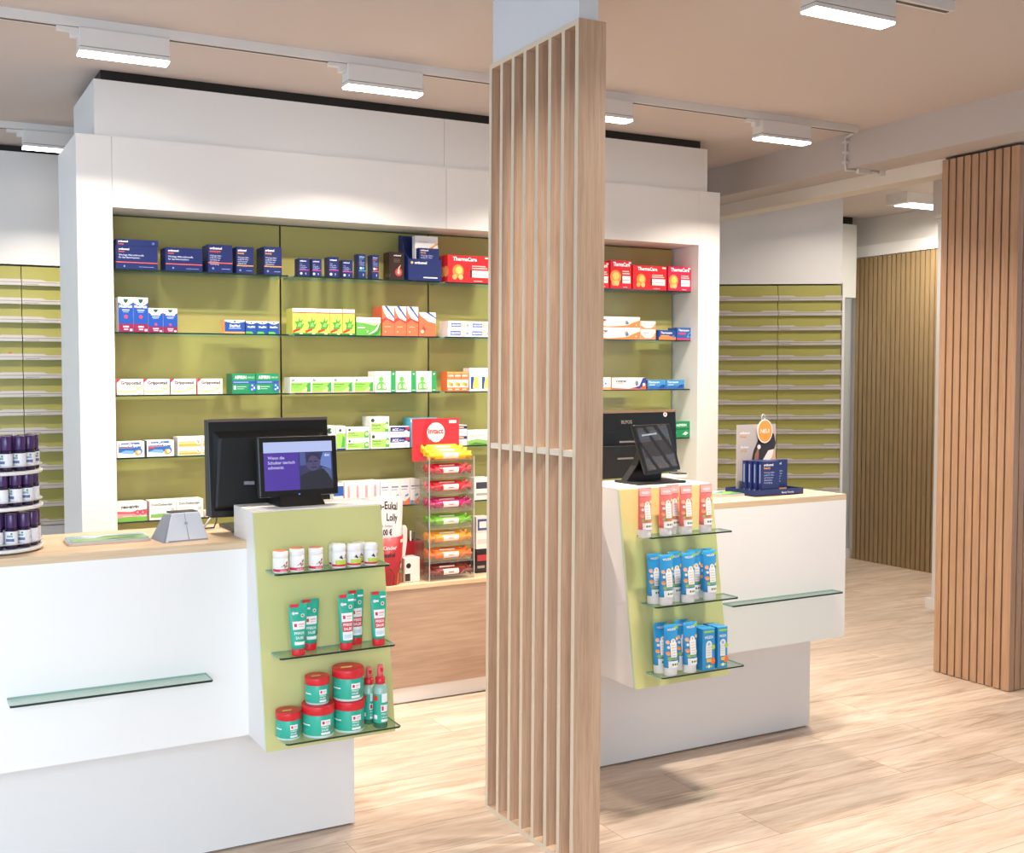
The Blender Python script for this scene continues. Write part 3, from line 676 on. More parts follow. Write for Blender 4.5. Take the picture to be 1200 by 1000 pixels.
org = [('p', [(0, 1), (1, 1), (1, .42), (.5, .55), (.15, .78)], '#f4efea'), ('p', [(.2, 1), (.42, 1), (1, .66), (1, .58)], '#2c4f9c'), ('p', [(0, .55), (.3, .62), (1, .5), (1, .42), (.4, .55), (0, .44)], '#c23a3c'), ('r', .2, .3, .7, .32, '#f4c4a8'), ('r', .2, .12, .32, .16, '#f4c4a8'), ('t', 'Mucofluid', .3, .8, .04, '#9aa0b8', .6, 'l', .5)]
mk = lambda w, h, d: carton('', w, h, d, org, '#ee6f4c', side='#ea6440')
row_of(447.8, 490.4, 3, 358.9, 1, mk, 'tall orange carton with white corner', 'on the second shelf', 'tall orange cartons', d=.05)
p = [o for o in bpy.data.objects if o.get('group') == 'tall orange cartons'][0]
behind(p, .052, 'tall orange carton directly behind the leftmost of the three')
place(491, 510.7, 366.3, 1, lambda w, h, d: carton('', w, h, d, [('p', [(0, 1), (1, 1), (1, .55), (.55, .62), (.1, .85)], '#f4efea'), ('p', [(.4, 1), (.6, 1), (1, .8), (1, .74)], '#2c4f9c'), ('t', 'Mucofluid', .3, .72, .06, '#8a90b0', .6, 'l', .5), ('p', [(.1, .1), (.25, .45), (.4, .3), (.3, .1)], '#b8343a'), ('c', .2, .2, .08, '#f6c8a8')], '#ee6f4c'), 'shorter orange carton with white corner at the end of the orange row', d=.07)
wb = [('r', .12, .2, .6, .72, '#4a62b4'), ('t', 'aspecton', .15, .36, .3, '#e8ecf8', .42, 'l', 1.4), ('r', .62, .2, .8, .72, '#f0b44a'), ('c', .71, .45, .2, '#f8ecd4'), ('r', .0, .08, 1, .14, '#c9d2e8'), ('r', .84, .3, .97, .6, '#8a9ccc')]
mk = lambda w, h, d: carton('', w, h, d, wb, '#ecebee')
top = row_of(524.8, 575, 2, 385.2, 1, mk, 'flat white carton with blue panel', 'bottom layer beside the fin screen', 'flat white-blue cartons', d=.09, labels=['flat white carton with blue panel at bottom left of the stack beside the fin screen', 'flat white carton with blue panel at bottom right of the stack beside the fin screen'])
row_of(525.5, 575.5, 2, 376.5, 1, mk, '', '', 'flat white-blue cartons', d=.09, z=top+.0005, labels=['flat white carton with blue panel at top left of the stack beside the fin screen', 'flat white carton with blue panel at top right of the stack beside the fin screen'])
vo = [('t', 'Voltaren', .1, .58, .25, '#2e2e48', .42, 'l', 1.8), ('r', .1, .46, .3, .52, '#e0a878'), ('p', [(0, 0), (0, .3), (.35, .10), (.75, .22), (1, .75), (1, 0)], '#f0844a'), ('p', [(0, .22), (0, .3), (.35, .12), (.7, .24), (1, .8), (1, .7), (.7, .17), (.35, .05)], '#f8d0a8'), ('c', .72, .5, .2, '#f2b04a'), ('c', .73, .55, .1, '#3a78c0'), ('p', [(.70, .3), (.76, .3), (.77, .5), (.71, .5)], '#3a78c0'), ('c', .92, .25, .07, '#f8ece4')]
mk = lambda w, h, d: carton('', w, h, d, vo, '#f2eeea', side='#f0a070')
_, top = place(692, 750, 383.8, 1, mk, 'long white-orange gel carton, lower one of the pair right of the fin screen', grp='white-orange gel cartons', d=.08)
place(692, 750, 371.2, 1, mk, 'long white-orange gel carton, upper one of the pair right of the fin screen', grp='white-orange gel cartons', d=.08, z=top+.0005)
vs_ = [('t', 'Voltaren', .15, .6, .15, '#5a5a70', .6, 'l', 1), ('p', [(0, 0), (0, .5), (.25, .25), (.7, .3), (1, .7), (1, 0)], '#f09060'), ('p', [(.15, .35), (.3, .15), (.7, .15), (.95, .5), (.6, .32)], '#f6e8dc')]
mk = lambda w, h, d: carton('', w, h, d, vs_, '#f2e6dc')
_, top = place(750.6, 768.4, 386.2, 1, mk, 'short white-orange gel carton, lower one beside the long pair', grp='white-orange gel cartons', d=.06)
place(750.6, 768.2, 376.6, 1, mk, 'short white-orange gel carton, upper one beside the long pair', grp='white-orange gel cartons', d=.06, z=top+.0005)
tb = [('t', 'Thermacare', .1, .64, .22, '#e8ecf8', .8, 'l', 1.6), ('p', [(0, 0), (0, .3), (.5, .45), (1, .3), (1, 0)], '#e8824a'), ('r', .1, .38, .6, .48, '#f0a04a'), ('c', .85, .35, .15, '#4a86cc')]
place(772, 792, 387.2, 1, lambda w, h, d: carton('', w, h, d, tb, '#28458c'), 'small blue-orange carton second from the right end of the second shelf', d=.06)
tb = [('t', 'Thermacare', .1, .72, .16, '#e8ecf8', .8, 'l', 1.6), ('p', [(0, 0), (0, .18), (1, .1), (1, 0)], '#c83c6c'), ('r', .1, .45, .55, .6, '#c83c6c'), ('p', [(.6, .2), (.75, .6), (.95, .7), (.95, .25)], '#4a9ccc'), ('p', [(.7, .3), (.8, .55), (.9, .35)], '#23355e')]
place(793, 812.2, 384.2, 1, lambda w, h, d: carton('', w, h, d, tb, '#2a5a9c'), 'small blue carton with pink band at the right end of the second shelf', d=.07)

# -- third shelf
gp = [('p', [(0, 1), (.16, 1), (0, .76)], '#d82848'), ('t', 'Grippostad', .15, .66, .20, '#3a2c2c', .80, 'l', 1.8), ('r', .24, .52, .62, .55, '#c8c0ba'), ('r', .24, .42, .56, .45, '#d0c8c0'), ('r', .3, .34, .56, .37, '#d0c8c0'), ('p', [(0, .3), (.3, .22), (.7, .3), (1, .62), (1, .5), (.7, .2), (.3, .12), (0, .2)], '#f4dc8c'), ('c', .82, .45, .13, '#f0c45c'), ('c', .83, .48, .09, '#f4efea'), ('r', .02, .05, .1, .09, '#d8d0c8'), ('r', .8, .05, .95, .09, '#c8a890')]
mk = lambda w, h, d: carton('', w, h, d, gp, '#f1ece7', side='#e8a0a0')
row_of(136.8, 261.9, 4, 444.3, 2, mk, 'white carton with yellow swirl', 'on the third shelf', 'white yellow-swirl cartons', d=.08)
asp = [('t', 'ASPIRIN', .10, .74, .16, '#e8f4ec', .5, 'l', 1.7), ('t', 'COMPLEX', .58, .76, .09, '#9fd0b4', .38, 'l', 1), ('r', 0, .50, 1, .64, '#2a52a0'), ('r', .05, .55, .7, .59, '#9fb4dc'), ('r', .06, .2, .16, .4, '#d8ece0'), ('r', .2, .32, .6, .37, '#9fd0b4'), ('r', .2, .22, .5, .26, '#9fd0b4')]+[('c', .88, .3, .20, '#2a62b4')]+[('c', .88+.06*math.cos(k*2), .3+.12*math.sin(k*2), .045, '#d8e8f4') for k in range(4)]
mk = lambda w, h, d: carton('', w, h, d, asp, '#1f8a5c', side='#1c7c54')
row_of(272, 327.3, 2, 438, 2, mk, 'green painkiller carton with blue band', 'on the third shelf', 'green-blue cartons', d=.04)
p = [o for o in bpy.data.objects if o.get('group') == 'green-blue cartons'][0]
behind(p, .042, 'green painkiller carton directly behind the left one of the third shelf pair')
gs = [('c', .14, .82, .09, '#2c4a3c'), ('t', '+', .1, .76, .16, '#dce8dc', .1, 'l', 1), ('r', .28, .78, .66, .86, '#cfd8cc'), ('p', [(.03, .08), (.97, .08), (.97, .66), (.03, .66)], '#8ccc54'), ('p', [(.5, .08), (.97, .08), (.97, .66)], '#b8dc8c'), ('t', 'Bronchipret', .08, .5, .1, '#3c6a34', .5, 'l', 1.1), ('r', .08, .36, .42, .40, '#5c9a44'), ('p', [(.78, .08), (.97, .08), (.97, .7), (.84, .62), (.76, .42), (.82, .3)], '#3a9a4c'), ('r', .03, .03, .97, .08, '#e8a08c')]
mk = lambda w, h, d: carton('', w, h, d, gs, '#f0efe9')
row_of(340, 438.7, 4, 442.2, 2, mk, 'white-green carton with head silhouette', 'on the third shelf', 'white-green herbal cartons', d=.08)
br = [('r', .76, 0, 1, 1, '#2f9a54'), ('t', '+', .84, .8, .14, '#ffffff', .1, 'l', 1.8), ('t', 'BRONCHO', .1, .88, .05, '#a8b8a0', .4, 'l', .5), ('c', .28, .62, .12, '#66b84c'), ('p', [(.2, .5), (.36, .5), (.5, .38), (.56, .1), (.05, .1), (.06, .38)], '#66b84c'), ('p', [(.12, .15), (.12, .35), (.24, .4), (.26, .2)], '#d4ecc4'), ('p', [(.34, .2), (.36, .4), (.48, .35), (.5, .15)], '#d4ecc4'), ('r', .8, .06, .96, .1, '#c8e8d0')]
mk = lambda w, h, d: carton('', w, h, d, br, '#f0efea')
row_of(439.8, 511.8, 3, 435.2, 2, mk, 'white carton with green lungs', 'on the third shelf', 'green lung cartons', d=.08)
oc = [('r', 0, .9, 1, 1, '#f4a060'), ('r', .1, .76, .9, .84, '#f8dcc8'), ('r', 0, .2, 1, .6, '#f8e4d4'), ('c', .35, .38, .10, '#f0b43c'), ('c', .65, .34, .09, '#e88a3c'), ('r', .1, .08, .7, .13, '#f8dcc8')]
mk = lambda w, h, d: carton('', w, h, d, oc, '#ec7c4c', side='#e8703c')
row_of(524, 548.8, 3, 435.9, 2, mk, 'small orange carton', 'on the third shelf', 'small orange cartons', d=.06)
cb_ = [('t', 'GeloMyrt', .5, .86, .06, '#8a98c0', .8, 'c', .6), ('r', .12, .1, .42, .62, '#2c4a9c'), ('p', [(.3, .12), (.85, .12), (.8, .6), (.5, .62), (.36, .4)], '#e4d85c'), ('r', .6, .64, .9, .68, '#c0c8d8')]
mk = lambda w, h, d: carton('', w, h, d, cb_, '#f0f0ee')
row_of(550, 576, 2, 431.4, 2, mk, 'white carton with blue-yellow picture', 'on the third shelf', 'white blue-yellow cartons', d=.06)
vn = [('t', 'Voltaren', .1, .60, .23, '#3c3c56', .38, 'l', 1.8), ('r', .12, .48, .34, .54, '#d8a888'), ('p', [(0, 0), (0, .15), (.5, .06), (.8, .3), (1, .6), (1, 0)], '#e8642c'), ('p', [(.65, .12), (.8, .3), (.9, .95), (1, 1), (1, .5), (.8, .05)], '#2c4498'), ('c', .72, .55, .2, '#f0a83c'), ('c', .72, .6, .1, '#3a78c0'), ('p', [(.69, .3), (.75, .3), (.76, .55), (.7, .55)], '#3a78c0'), ('c', .93, .4, .14, '#f4e4dc')]
place(717, 757.2, 442.6, 2, lambda w, h, d: carton('', w, h, d, vn, '#f1ede9', side='#ec8a50'), 'long white gel carton with navy and orange end on the third shelf', d=.07)
place(692, 715.6, 442.4, 2, lambda w, h, d: carton('', w, h, d, [('r', .0, 0, 1, .2, '#f0a070'), ('c', .75, .5, .3, '#a8c4dc'), ('c', .75, .5, .2, '#f2eee8'), ('c', .75, .5, .1, '#5a8ac0')], '#f3efea'), 'white carton with blue ring emblem touching the right side of the fin screen', d=.07)
tp = [('t', 'Thermacare', .06, .66, .22, '#e4eef8', .85, 'l', 1.8), ('p', [(0, 0), (1, 0), (1, .5), (.6, .3), (.3, .4), (0, .3)], '#3a6cb4'), ('r', .1, .42, .4, .5, '#dce8f4'), ('p', [(.6, .12), (.75, .45), (.95, .5), (.9, .12)], '#21488c')]
mk = lambda w, h, d: carton('', w, h, d, tp, '#3f92cc', side='#2a4a8c')
row_of(758.6, 802.2, 2, 445.4, 2, mk, 'small light blue carton', 'on the third shelf', 'light blue cartons', d=.05)

# -- fourth shelf
bx = [('p', [(.05, .3), (.05, .9), (.8, .95), (.9, .7), (.8, .4), (.5, .22)], '#2a62b0'), ('t', 'BoxaGrippal', .07, .70, .20, '#ffffff', .86, 'l', 2.2), ('r', .07, .6, .6, .64, '#d8884a'), ('p', [(.05, .3), (.3, .45), (.6, .42), (.6, .2)], '#7ab0dc'), ('c', .78, .38, .24, '#3a6cb4'), ('c', .74, .28, .17, '#f0a83c'), ('c', .80, .33, .12, '#f6e4c4')]
place(137.4, 169.5, 517.9, 3, lambda w, h, d: carton('', w, h, d, bx, '#f0eeee'), 'white carton with blue wave and orange ball at the left end of the fourth shelf', d=.07)
place(172, 204, 516.3, 3, lambda w, h, d: carton('', w, h, d, bx+[('r', .06, .50, .28, .58, '#d03c44')], '#f0eeee', side='#3c4c74'), 'white carton with blue wave and small red bar second on the fourth shelf', d=.07)
mm_ = [('t', 'MediTonsin', .3, .74, .1, '#8a7a6c', .5, 'l', .6), ('r', .04, .1, .96, .34, '#f0b44a'), ('r', .04, .34, .96, .5, '#f6d490'), ('r', .04, .52, .7, .56, '#9a6c3c'), ('c', .85, .45, .2, '#f4e8d8'), ('t', 'V', .8, .38, .3, '#d8624a', .12, 'l', 1.6)]
mk = lambda w, h, d: carton('', w, h, d, mm_, '#f3ede4')
top = row_of(208.6, 265, 2, 524.6, 3, mk, '', '', 'white-amber stacked cartons', d=.08, labels=['white-amber carton at bottom left of the stack beside the left monitor', 'white-amber carton at bottom right of the stack tucked behind the left monitor'])
row_of(208.4, 264.8, 2, 512.2, 3, mk, '', '', 'white-amber stacked cartons', d=.08, z=top+.0005, labels=['white-amber carton at top left of the stack beside the left monitor', 'white-amber carton at top right of the stack tucked behind the left monitor'])
sg = [('c', .13, .78, .12, '#2c4a3c'), ('r', .26, .74, .7, .84, '#d4dcd0'), ('p', [(.04, .08), (.8, .08), (.8, .6), (.04, .6)], '#a4d064'), ('t', 'Sinupret', .08, .44, .13, '#3c6a34', .5, 'l', 1), ('r', .08, .26, .5, .31, '#6ca84c'), ('p', [(.78, .08), (.97, .08), (.97, .62), (.88, .72), (.78, .55)], '#4aaa4c'), ('c', .88, .4, .16, '#c4e4b0')]
mk = lambda w, h, d: carton('', w, h, d, sg, '#f1f0ea')
gsg = 'white-green sinus cartons on the fourth shelf'
place(385, 394.2, 499, 3, mk, 'white-green sinus carton peeking out right behind the left monitor', grp=gsg, d=.06, dy=.03)
place(394.5, 405, 499.5, 3, lambda w, h, d: carton('', w, h, d, [('r', 0, .08, 1, .7, '#9ccc5c'), ('c', .4, .82, .06, '#2c4a3c'), ('p', [(.5, .1), (.9, .1), (.95, .5), (.7, .6)], '#4aaa4c'), ('r', 0, 0, 1, .06, '#2a3c7c')], '#f1f0ea'), 'narrow upright green carton right of the left monitor', grp=gsg, d=.06)
_, t1 = place(406, 433, 514.4, 3, mk, 'white-green sinus carton, lower of the left pair beside the monitor', grp=gsg, d=.07)
place(406, 433, 500.9, 3, mk, 'white-green sinus carton, upper of the left pair beside the monitor', grp=gsg, d=.07, z=t1+.0005)
_, t2 = place(434.6, 457, 508, 3, mk, 'white-green sinus carton, lower of the right pair under the tall one', grp=gsg, d=.09)
place(433.9, 456, 488.5, 3, mk, 'white-green sinus carton, upper of the right pair and topmost of all', grp=gsg, d=.09, z=t2+.0005)
ac = [('r', 0, .5, 1, .95, '#23347c'), ('t', 'ACC', .08, .58, .24, '#ffffff', .34, 'l', 1.8), ('t', 'akut', .45, .6, .2, '#c8d0ec', .26, 'l', 1), ('r', .78, .66, .98, .9, '#d03c4c'), ('r', .08, .24, .5, .32, '#b8c0d8'), ('c', .8, .4, .24, '#c8dcf0'), ('c', .8, .4, .17, '#eef4fa')]
mk = lambda w, h, d: carton('', w, h, d, ac, '#f0eff0')
_, t3 = place(457.6, 480.3, 512, 3, mk, 'white-navy effervescent carton, lower one left of the red candy sign', grp='white-navy effervescent cartons', d=.06)
place(457.6, 480.3, 499.9, 3, mk, 'white-navy effervescent carton, upper one left of the red candy sign', grp='white-navy effervescent cartons', d=.06, z=t3+.0005)
place(481, 512, 490, 3, lambda w, h, d: carton('', w, h, d, [('r', 0, .86, 1, .96, '#f0f4f4'), ('r', .2, .78, .8, .82, '#d4ecf0')], '#4fb0cc'), 'tall teal carton behind the red candy sign', d=.08, dy=.02)
mk = lambda w, h, d: carton('', w, h, d, [('r', 0, .62, 1, .92, '#2a2f5c'), ('r', .15, .72, .8, .82, '#e8c0a0'), ('r', .1, .3, .8, .4, '#c8b8b0')], '#f0ece8')
_, t4 = place(529, 547.3, 510.4, 3, mk, 'white-navy carton, lower one right of the red candy sign', grp='navy-topped cartons', d=.07)
place(529, 547.3, 498.4, 3, mk, 'white-navy carton, upper one right of the red candy sign', grp='navy-topped cartons', d=.07, z=t4+.0005)
mk = lambda w, h, d: carton('', w, h, d, [('c', .25, .62, .14, '#b8ccb0'), ('r', .35, .58, .9, .66, '#c8b8b4'), ('p', [(0, 0), (0, .3), (.5, .42), (1, .3), (1, 0)], '#86b85c'), ('p', [(0, .0), (.4, .2), (1, .05), (1, 0)], '#4f8a3c')], '#f2f0ea')
row_of(548.4, 592, 2, 504.6, 3, mk, 'white carton with green meadow', 'on the fourth shelf', 'green meadow cartons', d=.07)
ag = [('t', 'ASPIRIN', .2, .38, .34, '#d8f0e0', .7, 'l', 1.8), ('p', [(.04, .55), (.16, .8), (.2, .55), (.1, .4)], '#9fd8b8'), ('r', 0, 0, 1, .08, '#13603c')]
_, t5 = place(788, 810, 503.4, 3, lambda w, h, d: carton('', w, h, d, [('c', .7, .5, .22, '#d8f0e0'), ('p', [(.5, .38), (.7, .7), (.85, .55), (.7, .3)], '#d8f0e0'), ('c', .16, .6, .12, '#9fd8b8')], '#188a58'), 'green painkiller carton, lower one behind the right monitor', grp='green cartons by the right monitor', d=.06)
place(788, 810, 494.2, 3, lambda w, h, d: carton('', w, h, d, ag, '#188a58'), 'green painkiller carton with white word, upper one behind the right monitor', grp='green cartons by the right monitor', d=.06, z=t5+.0005)

# -- fifth shelf
na = [('t', 'neo-angin', .14, .70, .17, '#1a3630', .76, 'l', 2.2), ('p', [(0, .36), (0, .55), (.45, .5), (1, .62), (1, .36)], '#e25c68'), ('r', 0, 0, 1, .24, '#7cbc4c'), ('p', [(0, .2), (1, .3), (1, .36), (0, .42)], '#eaa0a0'), ('c', .68, .46, .13, '#d42c44'), ('c', .86, .46, .13, '#d42c44'), ('c', .68, .46, .07, '#f0a0a8'), ('c', .86, .46, .07, '#f0a0a8'), ('r', .2, .26, .5, .30, '#f4dada')]
mk = lambda w, h, d: carton('', w, h, d, na, '#f3efea', side='#d87c7c')
place(137, 172.5, 589, 4, mk, 'white lozenge carton with red discs and green base on the fifth shelf', d=.09)
do = [('t', 'Dolo', .08, .74, .13, '#4a7a4c', .24, 'l', 1.4), ('t', 'Dobendan', .34, .74, .13, '#4a4a4c', .54, 'l', 1.4), ('r', .1, .56, .5, .6, '#d8d4ce'), ('p', [(.05, .12), (.6, .12), (.75, .34), (.05, .3)], '#8abf5c'), ('p', [(.62, .12), (.8, .5), (.96, .6), (.96, .12)], '#e4efdc'), ('c', .86, .5, .10, '#c0c4bc')]
mk = lambda w, h, d: carton('', w, h, d, do, '#f3f1ed')
row_of(175, 238.8, 2, 587, 4, mk, 'white throat lozenge carton', 'behind the card terminal', 'white lozenge cartons', d=.08)
mk = lambda w, h, d: carton('', w, h, d, [('r', 0, .1, 1, .45, '#d83c34'), ('r', .75, .1, 1, .45, '#f0c43c')], '#f0e4dc')
place(241, 267, 599, 4, mk, 'flat carton with red and yellow edge behind the left monitor', d=.07)
pk = [('t', 'Nisylen', .0, .0, .01, '#fff')]
def upright(cols): return lambda w, h, d: carton('', w, h, d, cols, '#f6efea')
pkk = [('r', .3, .3, .62, .85, '#f0bcbc'), ('r', .36, .4, .44, .8, '#e88c94'), ('r', .5, .34, .56, .78, '#eca4a8'), ('r', .1, .18, .6, .22, '#d8c4bc')]
row_of(404, 445.4, 4, 565, 4, upright(pkk), 'upright white carton with pink lettering', 'on the fifth shelf', 'white-pink cartons', d=.08)
wo = [('r', .1, .7, .8, .76, '#7a84a8'), ('r', .1, .6, .7, .64, '#a8b0c8'), ('p', [(.5, .38), (.85, .44), (.85, .36), (.5, .3)], '#5a9cd0'), ('p', [(0, 0), (1, 0), (1, .3), (.6, .16), (0, .08)], '#ec7a4c'), ('r', .0, 0, .35, .16, '#5a9cd0')]
row_of(446, 492, 4, 563.6, 4, upright(wo), 'upright white carton with orange curve', 'on the fifth shelf', 'white-orange cartons', d=.08)
place(391, 402.5, 567, 4, lambda w, h, d: carton('', w, h, d, [('r', 0, .5, 1, .9, '#2a5aa8'), ('r', 0, 0, 1, .2, '#d8424a')], '#f0eeec'), 'white carton with blue panel just right of the customer display', d=.07)
place(556, 574, 560, 4, lambda w, h, d: carton('', w, h, d, [('r', .1, .5, .9, .8, '#3a3c48'), ('r', .1, .2, .9, .3, '#a8a09a')], '#e8e2dc'), 'white carton with dark panel between the candy tower and the fin screen', d=.07)
# ------------------------------------------------------------------ goods on the console shelves
def on(px, py, z, r=0.0):
    """centre of a round or flat thing of depth radius r whose front foot shows at a pixel on the level z"""
    p = U(px, py, Z=z); return p.x, p.y+r
LV = [(c[0], c[1], c[2]) for c in CS1+CS2]
def fit(z, half, back=False, mid=False):
    # depth position on a console shelf: near the front edge, or close to the green panel
    for zz, f, b in LV:
        if abs(zz-z) < 1e-4 and mid: return min((f+b)/2, b-half-.0015)
        if abs(zz-z) < 1e-4: return b-half-.0015 if back else min(f+half+.0015, b-half-.0015)
def scale_at(x, y, z=.8): return ppm((x, y, z))
REDS, TEAL = '#d8242e', '#2fae92'
# pill jars
def pill_jar(label, pxc, pw, pyt, pyb, z, lid, kind, grp, y=None):
    x, y0 = on(pxc, pyb, z)
    s = scale_at(x, y0, z); r = pw/2/s; yc = fit(z, r, y is not None); x = U(pxc, pyb, Y=yc).x; h = U(pxc, pyt, Y=yc).z-z
    t = thing('pill_jar', label, 'pill jar', (x, yc, z), 0, grp)
    m = MB(); m.lathe([(r*.9, 0), (r, .003), (r, h*.66), (r*.95, h*.70), (r*.9, h*.72)], M('#f2efec', .3), n=20)
    mp = wrap(r, 0, h, 2.4)
    if kind == 0: a = [('r', 0, .08, 1, .2, '#d2203c'), ('t', 'REDENT', .5, .10, .06, '#f4d8dc', .4, 'l', 1.4), ('p', [(.48, .28), (.7, .40), (.92, .56), (.92, .44), (.7, .34)], '#7a3a34'), ('p', [(.7, .34), (.92, .40), (.92, .3), (.74, .22)], '#b98478')]
    else: a = [('r', 0, .08, 1, .17, '#d2203c'), ('r', .3, .17, 1, .36, '#c2d24c'), ('p', [(.3, .36), (.5, .44), (.95, .3), (.95, .36), (.6, .5), (.4, .46)], '#f0eee0'), ('p', [(.5, .46), (.62, .56), (.95, .58), (.95, .42), (.7, .40)], '#3a342c'), ('p', [(.8, .42), (.95, .40), (.95, .52)], '#d88a4a')]
    m.art(a, mp, r*2.4, h, 8); m.build('body', t)
    l = MB(); l.lathe([(r*.96, h*.72), (r*.99, h*.73), (r*.99, h*.95), (r*.9, h)], lid[0], n=20)
    l.lathe([(r*.9, h), (r*.88, h+.0006)], lid[1], n=20); l.build('lid', t)
    return t
Z1, Y1f = CS1[0][0], CS1[0][1]
wl_ = (M('#f2efec', .3), M('#e8765c', .35)); wl2 = (M('#f4f2f0', .3), M('#efedea', .35))
gj = 'white pill jars on the left console'
for (a, b, c, d, lab) in [(328.8, 18.3, 645.5, 670, 'white pill jar with coral lid at the left end of the console top shelf'), (348, 17.5, 642.5, 667.5, 'white pill jar with coral lid, middle of the three'), (370, 17.2, 641.5, 665.5, 'white pill jar with coral lid, right one of the three')]:
    pill_jar(lab, a, b, c, d, Z1, wl_, 0, gj)
for (a, b, c, d, k, lab) in [(397, 17.2, 638, 665.5, 0, 'white pill jar with green band, front left of the white-lidded ones'), (414.6, 17.3, 637.6, 663.5, 0, 'white pill jar with green band, front middle of the white-lidded ones'), (434.5, 16.6, 636.5, 661, 0, 'white pill jar with green band at the right end of the console top shelf')]:
    pill_jar(lab, a, b, c, d, Z1, wl2, 1, gj)
for (a, b, c, d, lab) in [(393.5, 16.6, 637.5, 661, 'white pill jar half hidden behind the front left white-lidded one'), (420, 16.6, 635.5, 657.5, 'white pill jar half hidden behind the front middle white-lidded one')]:
    pill_jar(lab, a, b, c, d, Z1, wl2, 1, gj, y=CS1[0][1]+.062)

# squeeze tubes (flat crimped top, cap below)
def tube_geo(w, h, capw, caph, art, base, capc, d=None):
    """returns body and cap builders; crimp at the top"""
    n = 20; d = d or capw*.8; z0 = caph
    def rx(z): f = (z-z0)/(h-z0); return capw/2*1.04+(w/2-capw/2*1.04)*min(1, f*1.25)
    def ry(z): f = (z-z0)/(h-z0); return max(.0012, d/2*(1-f**1.4))
    zs = [z0+(h-z0)*k/10 for k in range(11)]
    rings = []
    for z in zs:
        a, b = rx(z), ry(z); rings.append([(a*math.cos(2*PI*i/n), b*math.sin(2*PI*i/n), z) for i in range(n)])
    m = MB(); m.loft(rings, M(base, .32))
    def mp(u, v, e):
        z = z0+(h-z0)*min(max(v, 0), 1); a, b = rx(z)*.98, ry(z); x = (u-.5)*2*a
        return Vector((x, -b*math.sqrt(max(0, 1-(x/a)**2*.96))-e-.0008, z))
    # print in short pieces so that it follows the curved front
    for e in art: pass
    sub = []
    for e in art:
        if e[0] == 'r' and e[4]-e[2] > .12:
            k = max(1, int((e[4]-e[2])/.1)); st = (e[4]-e[2])/k
            sub += [('r', e[1], e[2]+st*i, e[3], e[2]+st*(i+1), e[5]) for i in range(k)]
        else: sub.append(e)
    eps = 0
    def mp2(u, v, e): return mp(u, v, min(e, .0022))
    m.art(sub, mp2, w*.98, h-z0, 6)
    c = MB(); r = capw/2
    c.lathe([(r*.96, 0), (r, .0015), (r, caph*.9), (r*.97, caph)], M(capc, .35), n=20, ell=d/capw)
    return m, c
def add_tube(proto, name, label, grp, pxc, pyb, z, y=None, rz=0.0, cat='cream tube'):
    m, c, dd = proto[:3]
    x, y0 = on(pxc, pyb, z)
    if y is not None: y0 = y; x = U(pxc, pyb, Y=y0).x
    yc = fit(z, dd/2, y is not None); x = U(pxc, pyb, Y=yc).x; loc = (x, yc, z)
    if proto[3] is None:
        t = thing(name, label, cat, loc, rz, grp); m.build('body', t); c.build('cap', t); proto[3] = t; return t
    t = dup(proto[3], loc, label, rz, grp); return t
def horse(white):
    a = [('r', .06, .93, .52, 1.0, '#d8323c'), ('c', .22, .80, .035, '#f4d8d8'), ('r', .3, .78, .48, .82, '#e8f2ee'), ('c', .72, .74, .045, '#bfe4d4'), ('c', .72, .74, .022, '#d8242e')]
    a += [('r', .12, .44, .86, .62, '#f2efec'), ('r', .2, .5, .36, .57, '#d8242e'), ('r', .45, .54, .8, .565, '#e8a0a4'), ('r', .45, .49, .75, .51, '#d8c8c8')]
    if white: a += [('r', .12, .24, .86, .44, '#d8404a'), ('t', 'PFERDE', .49, .355, .055, '#f4ecec', .6, 'c', 1.5), ('t', 'SALBE', .49, .27, .055, '#f4ecec', .62, 'c', 1.5), ('r', .12, .06, .86, .23, '#f2efec'), ('r', .18, .1, .76, .18, '#c8dce4'), ('r', .16, .215, .8, .235, '#f6f4f2'), ('r', .58, .86, .95, .90, '#eef4f2')]
    else: a += [('t', 'PFERDE', .49, .33, .06, '#dff0ea', .66, 'c', 1.5), ('t', 'SALBE', .49, .23, .06, '#dff0ea', .68, 'c', 1.5), ('r', .14, .10, .84, .17, '#f2f4f2'), ('p', [(.84, .2), (.98, .3), (.94, .2)], '#d8242e')]
    return a
Z2, Y2f, Y2p = CS1[1][0], CS1[1][1], CS1[1][2]
s2 = scale_at(1.0, 2.72, .75)
H1 = 57/s2
PA = [*tube_geo(22.8/s2, 59.5/s2, 15.5/s2, 8/s2, horse(False), TEAL, REDS), 13/s2, None]
PB = [*tube_geo(20.6/s2, 65/s2, 15.5/s2, 8.5/s2, horse(True), TEAL, REDS), 13/s2, None]
gt = 'teal ointment tubes on the left console'
ZS2 = Z2
add_tube(PA, 'cream_tube', 'teal ointment tube with red cap at the front left of the console middle shelf', gt, 349.5, 765.5, ZS2)
add_tube(PA, 'cream_tube', 'teal ointment tube half hidden behind the front left one', gt, 363.5, 760, ZS2, y=Y2f+.052)
add_tube(PB, 'cream_tube', 'teal ointment tube with red name panel, front one in the middle', gt, 405.8, 758.5, ZS2)
add_tube(PB, 'cream_tube', 'teal ointment tube with red name panel half hidden behind the middle one', gt, 417, 753.5, ZS2, y=Y2f+.052)
add_tube(PB, 'cream_tube', 'teal ointment tube with red name panel standing alone at the right', gt, 443.5, 752.8, ZS2)
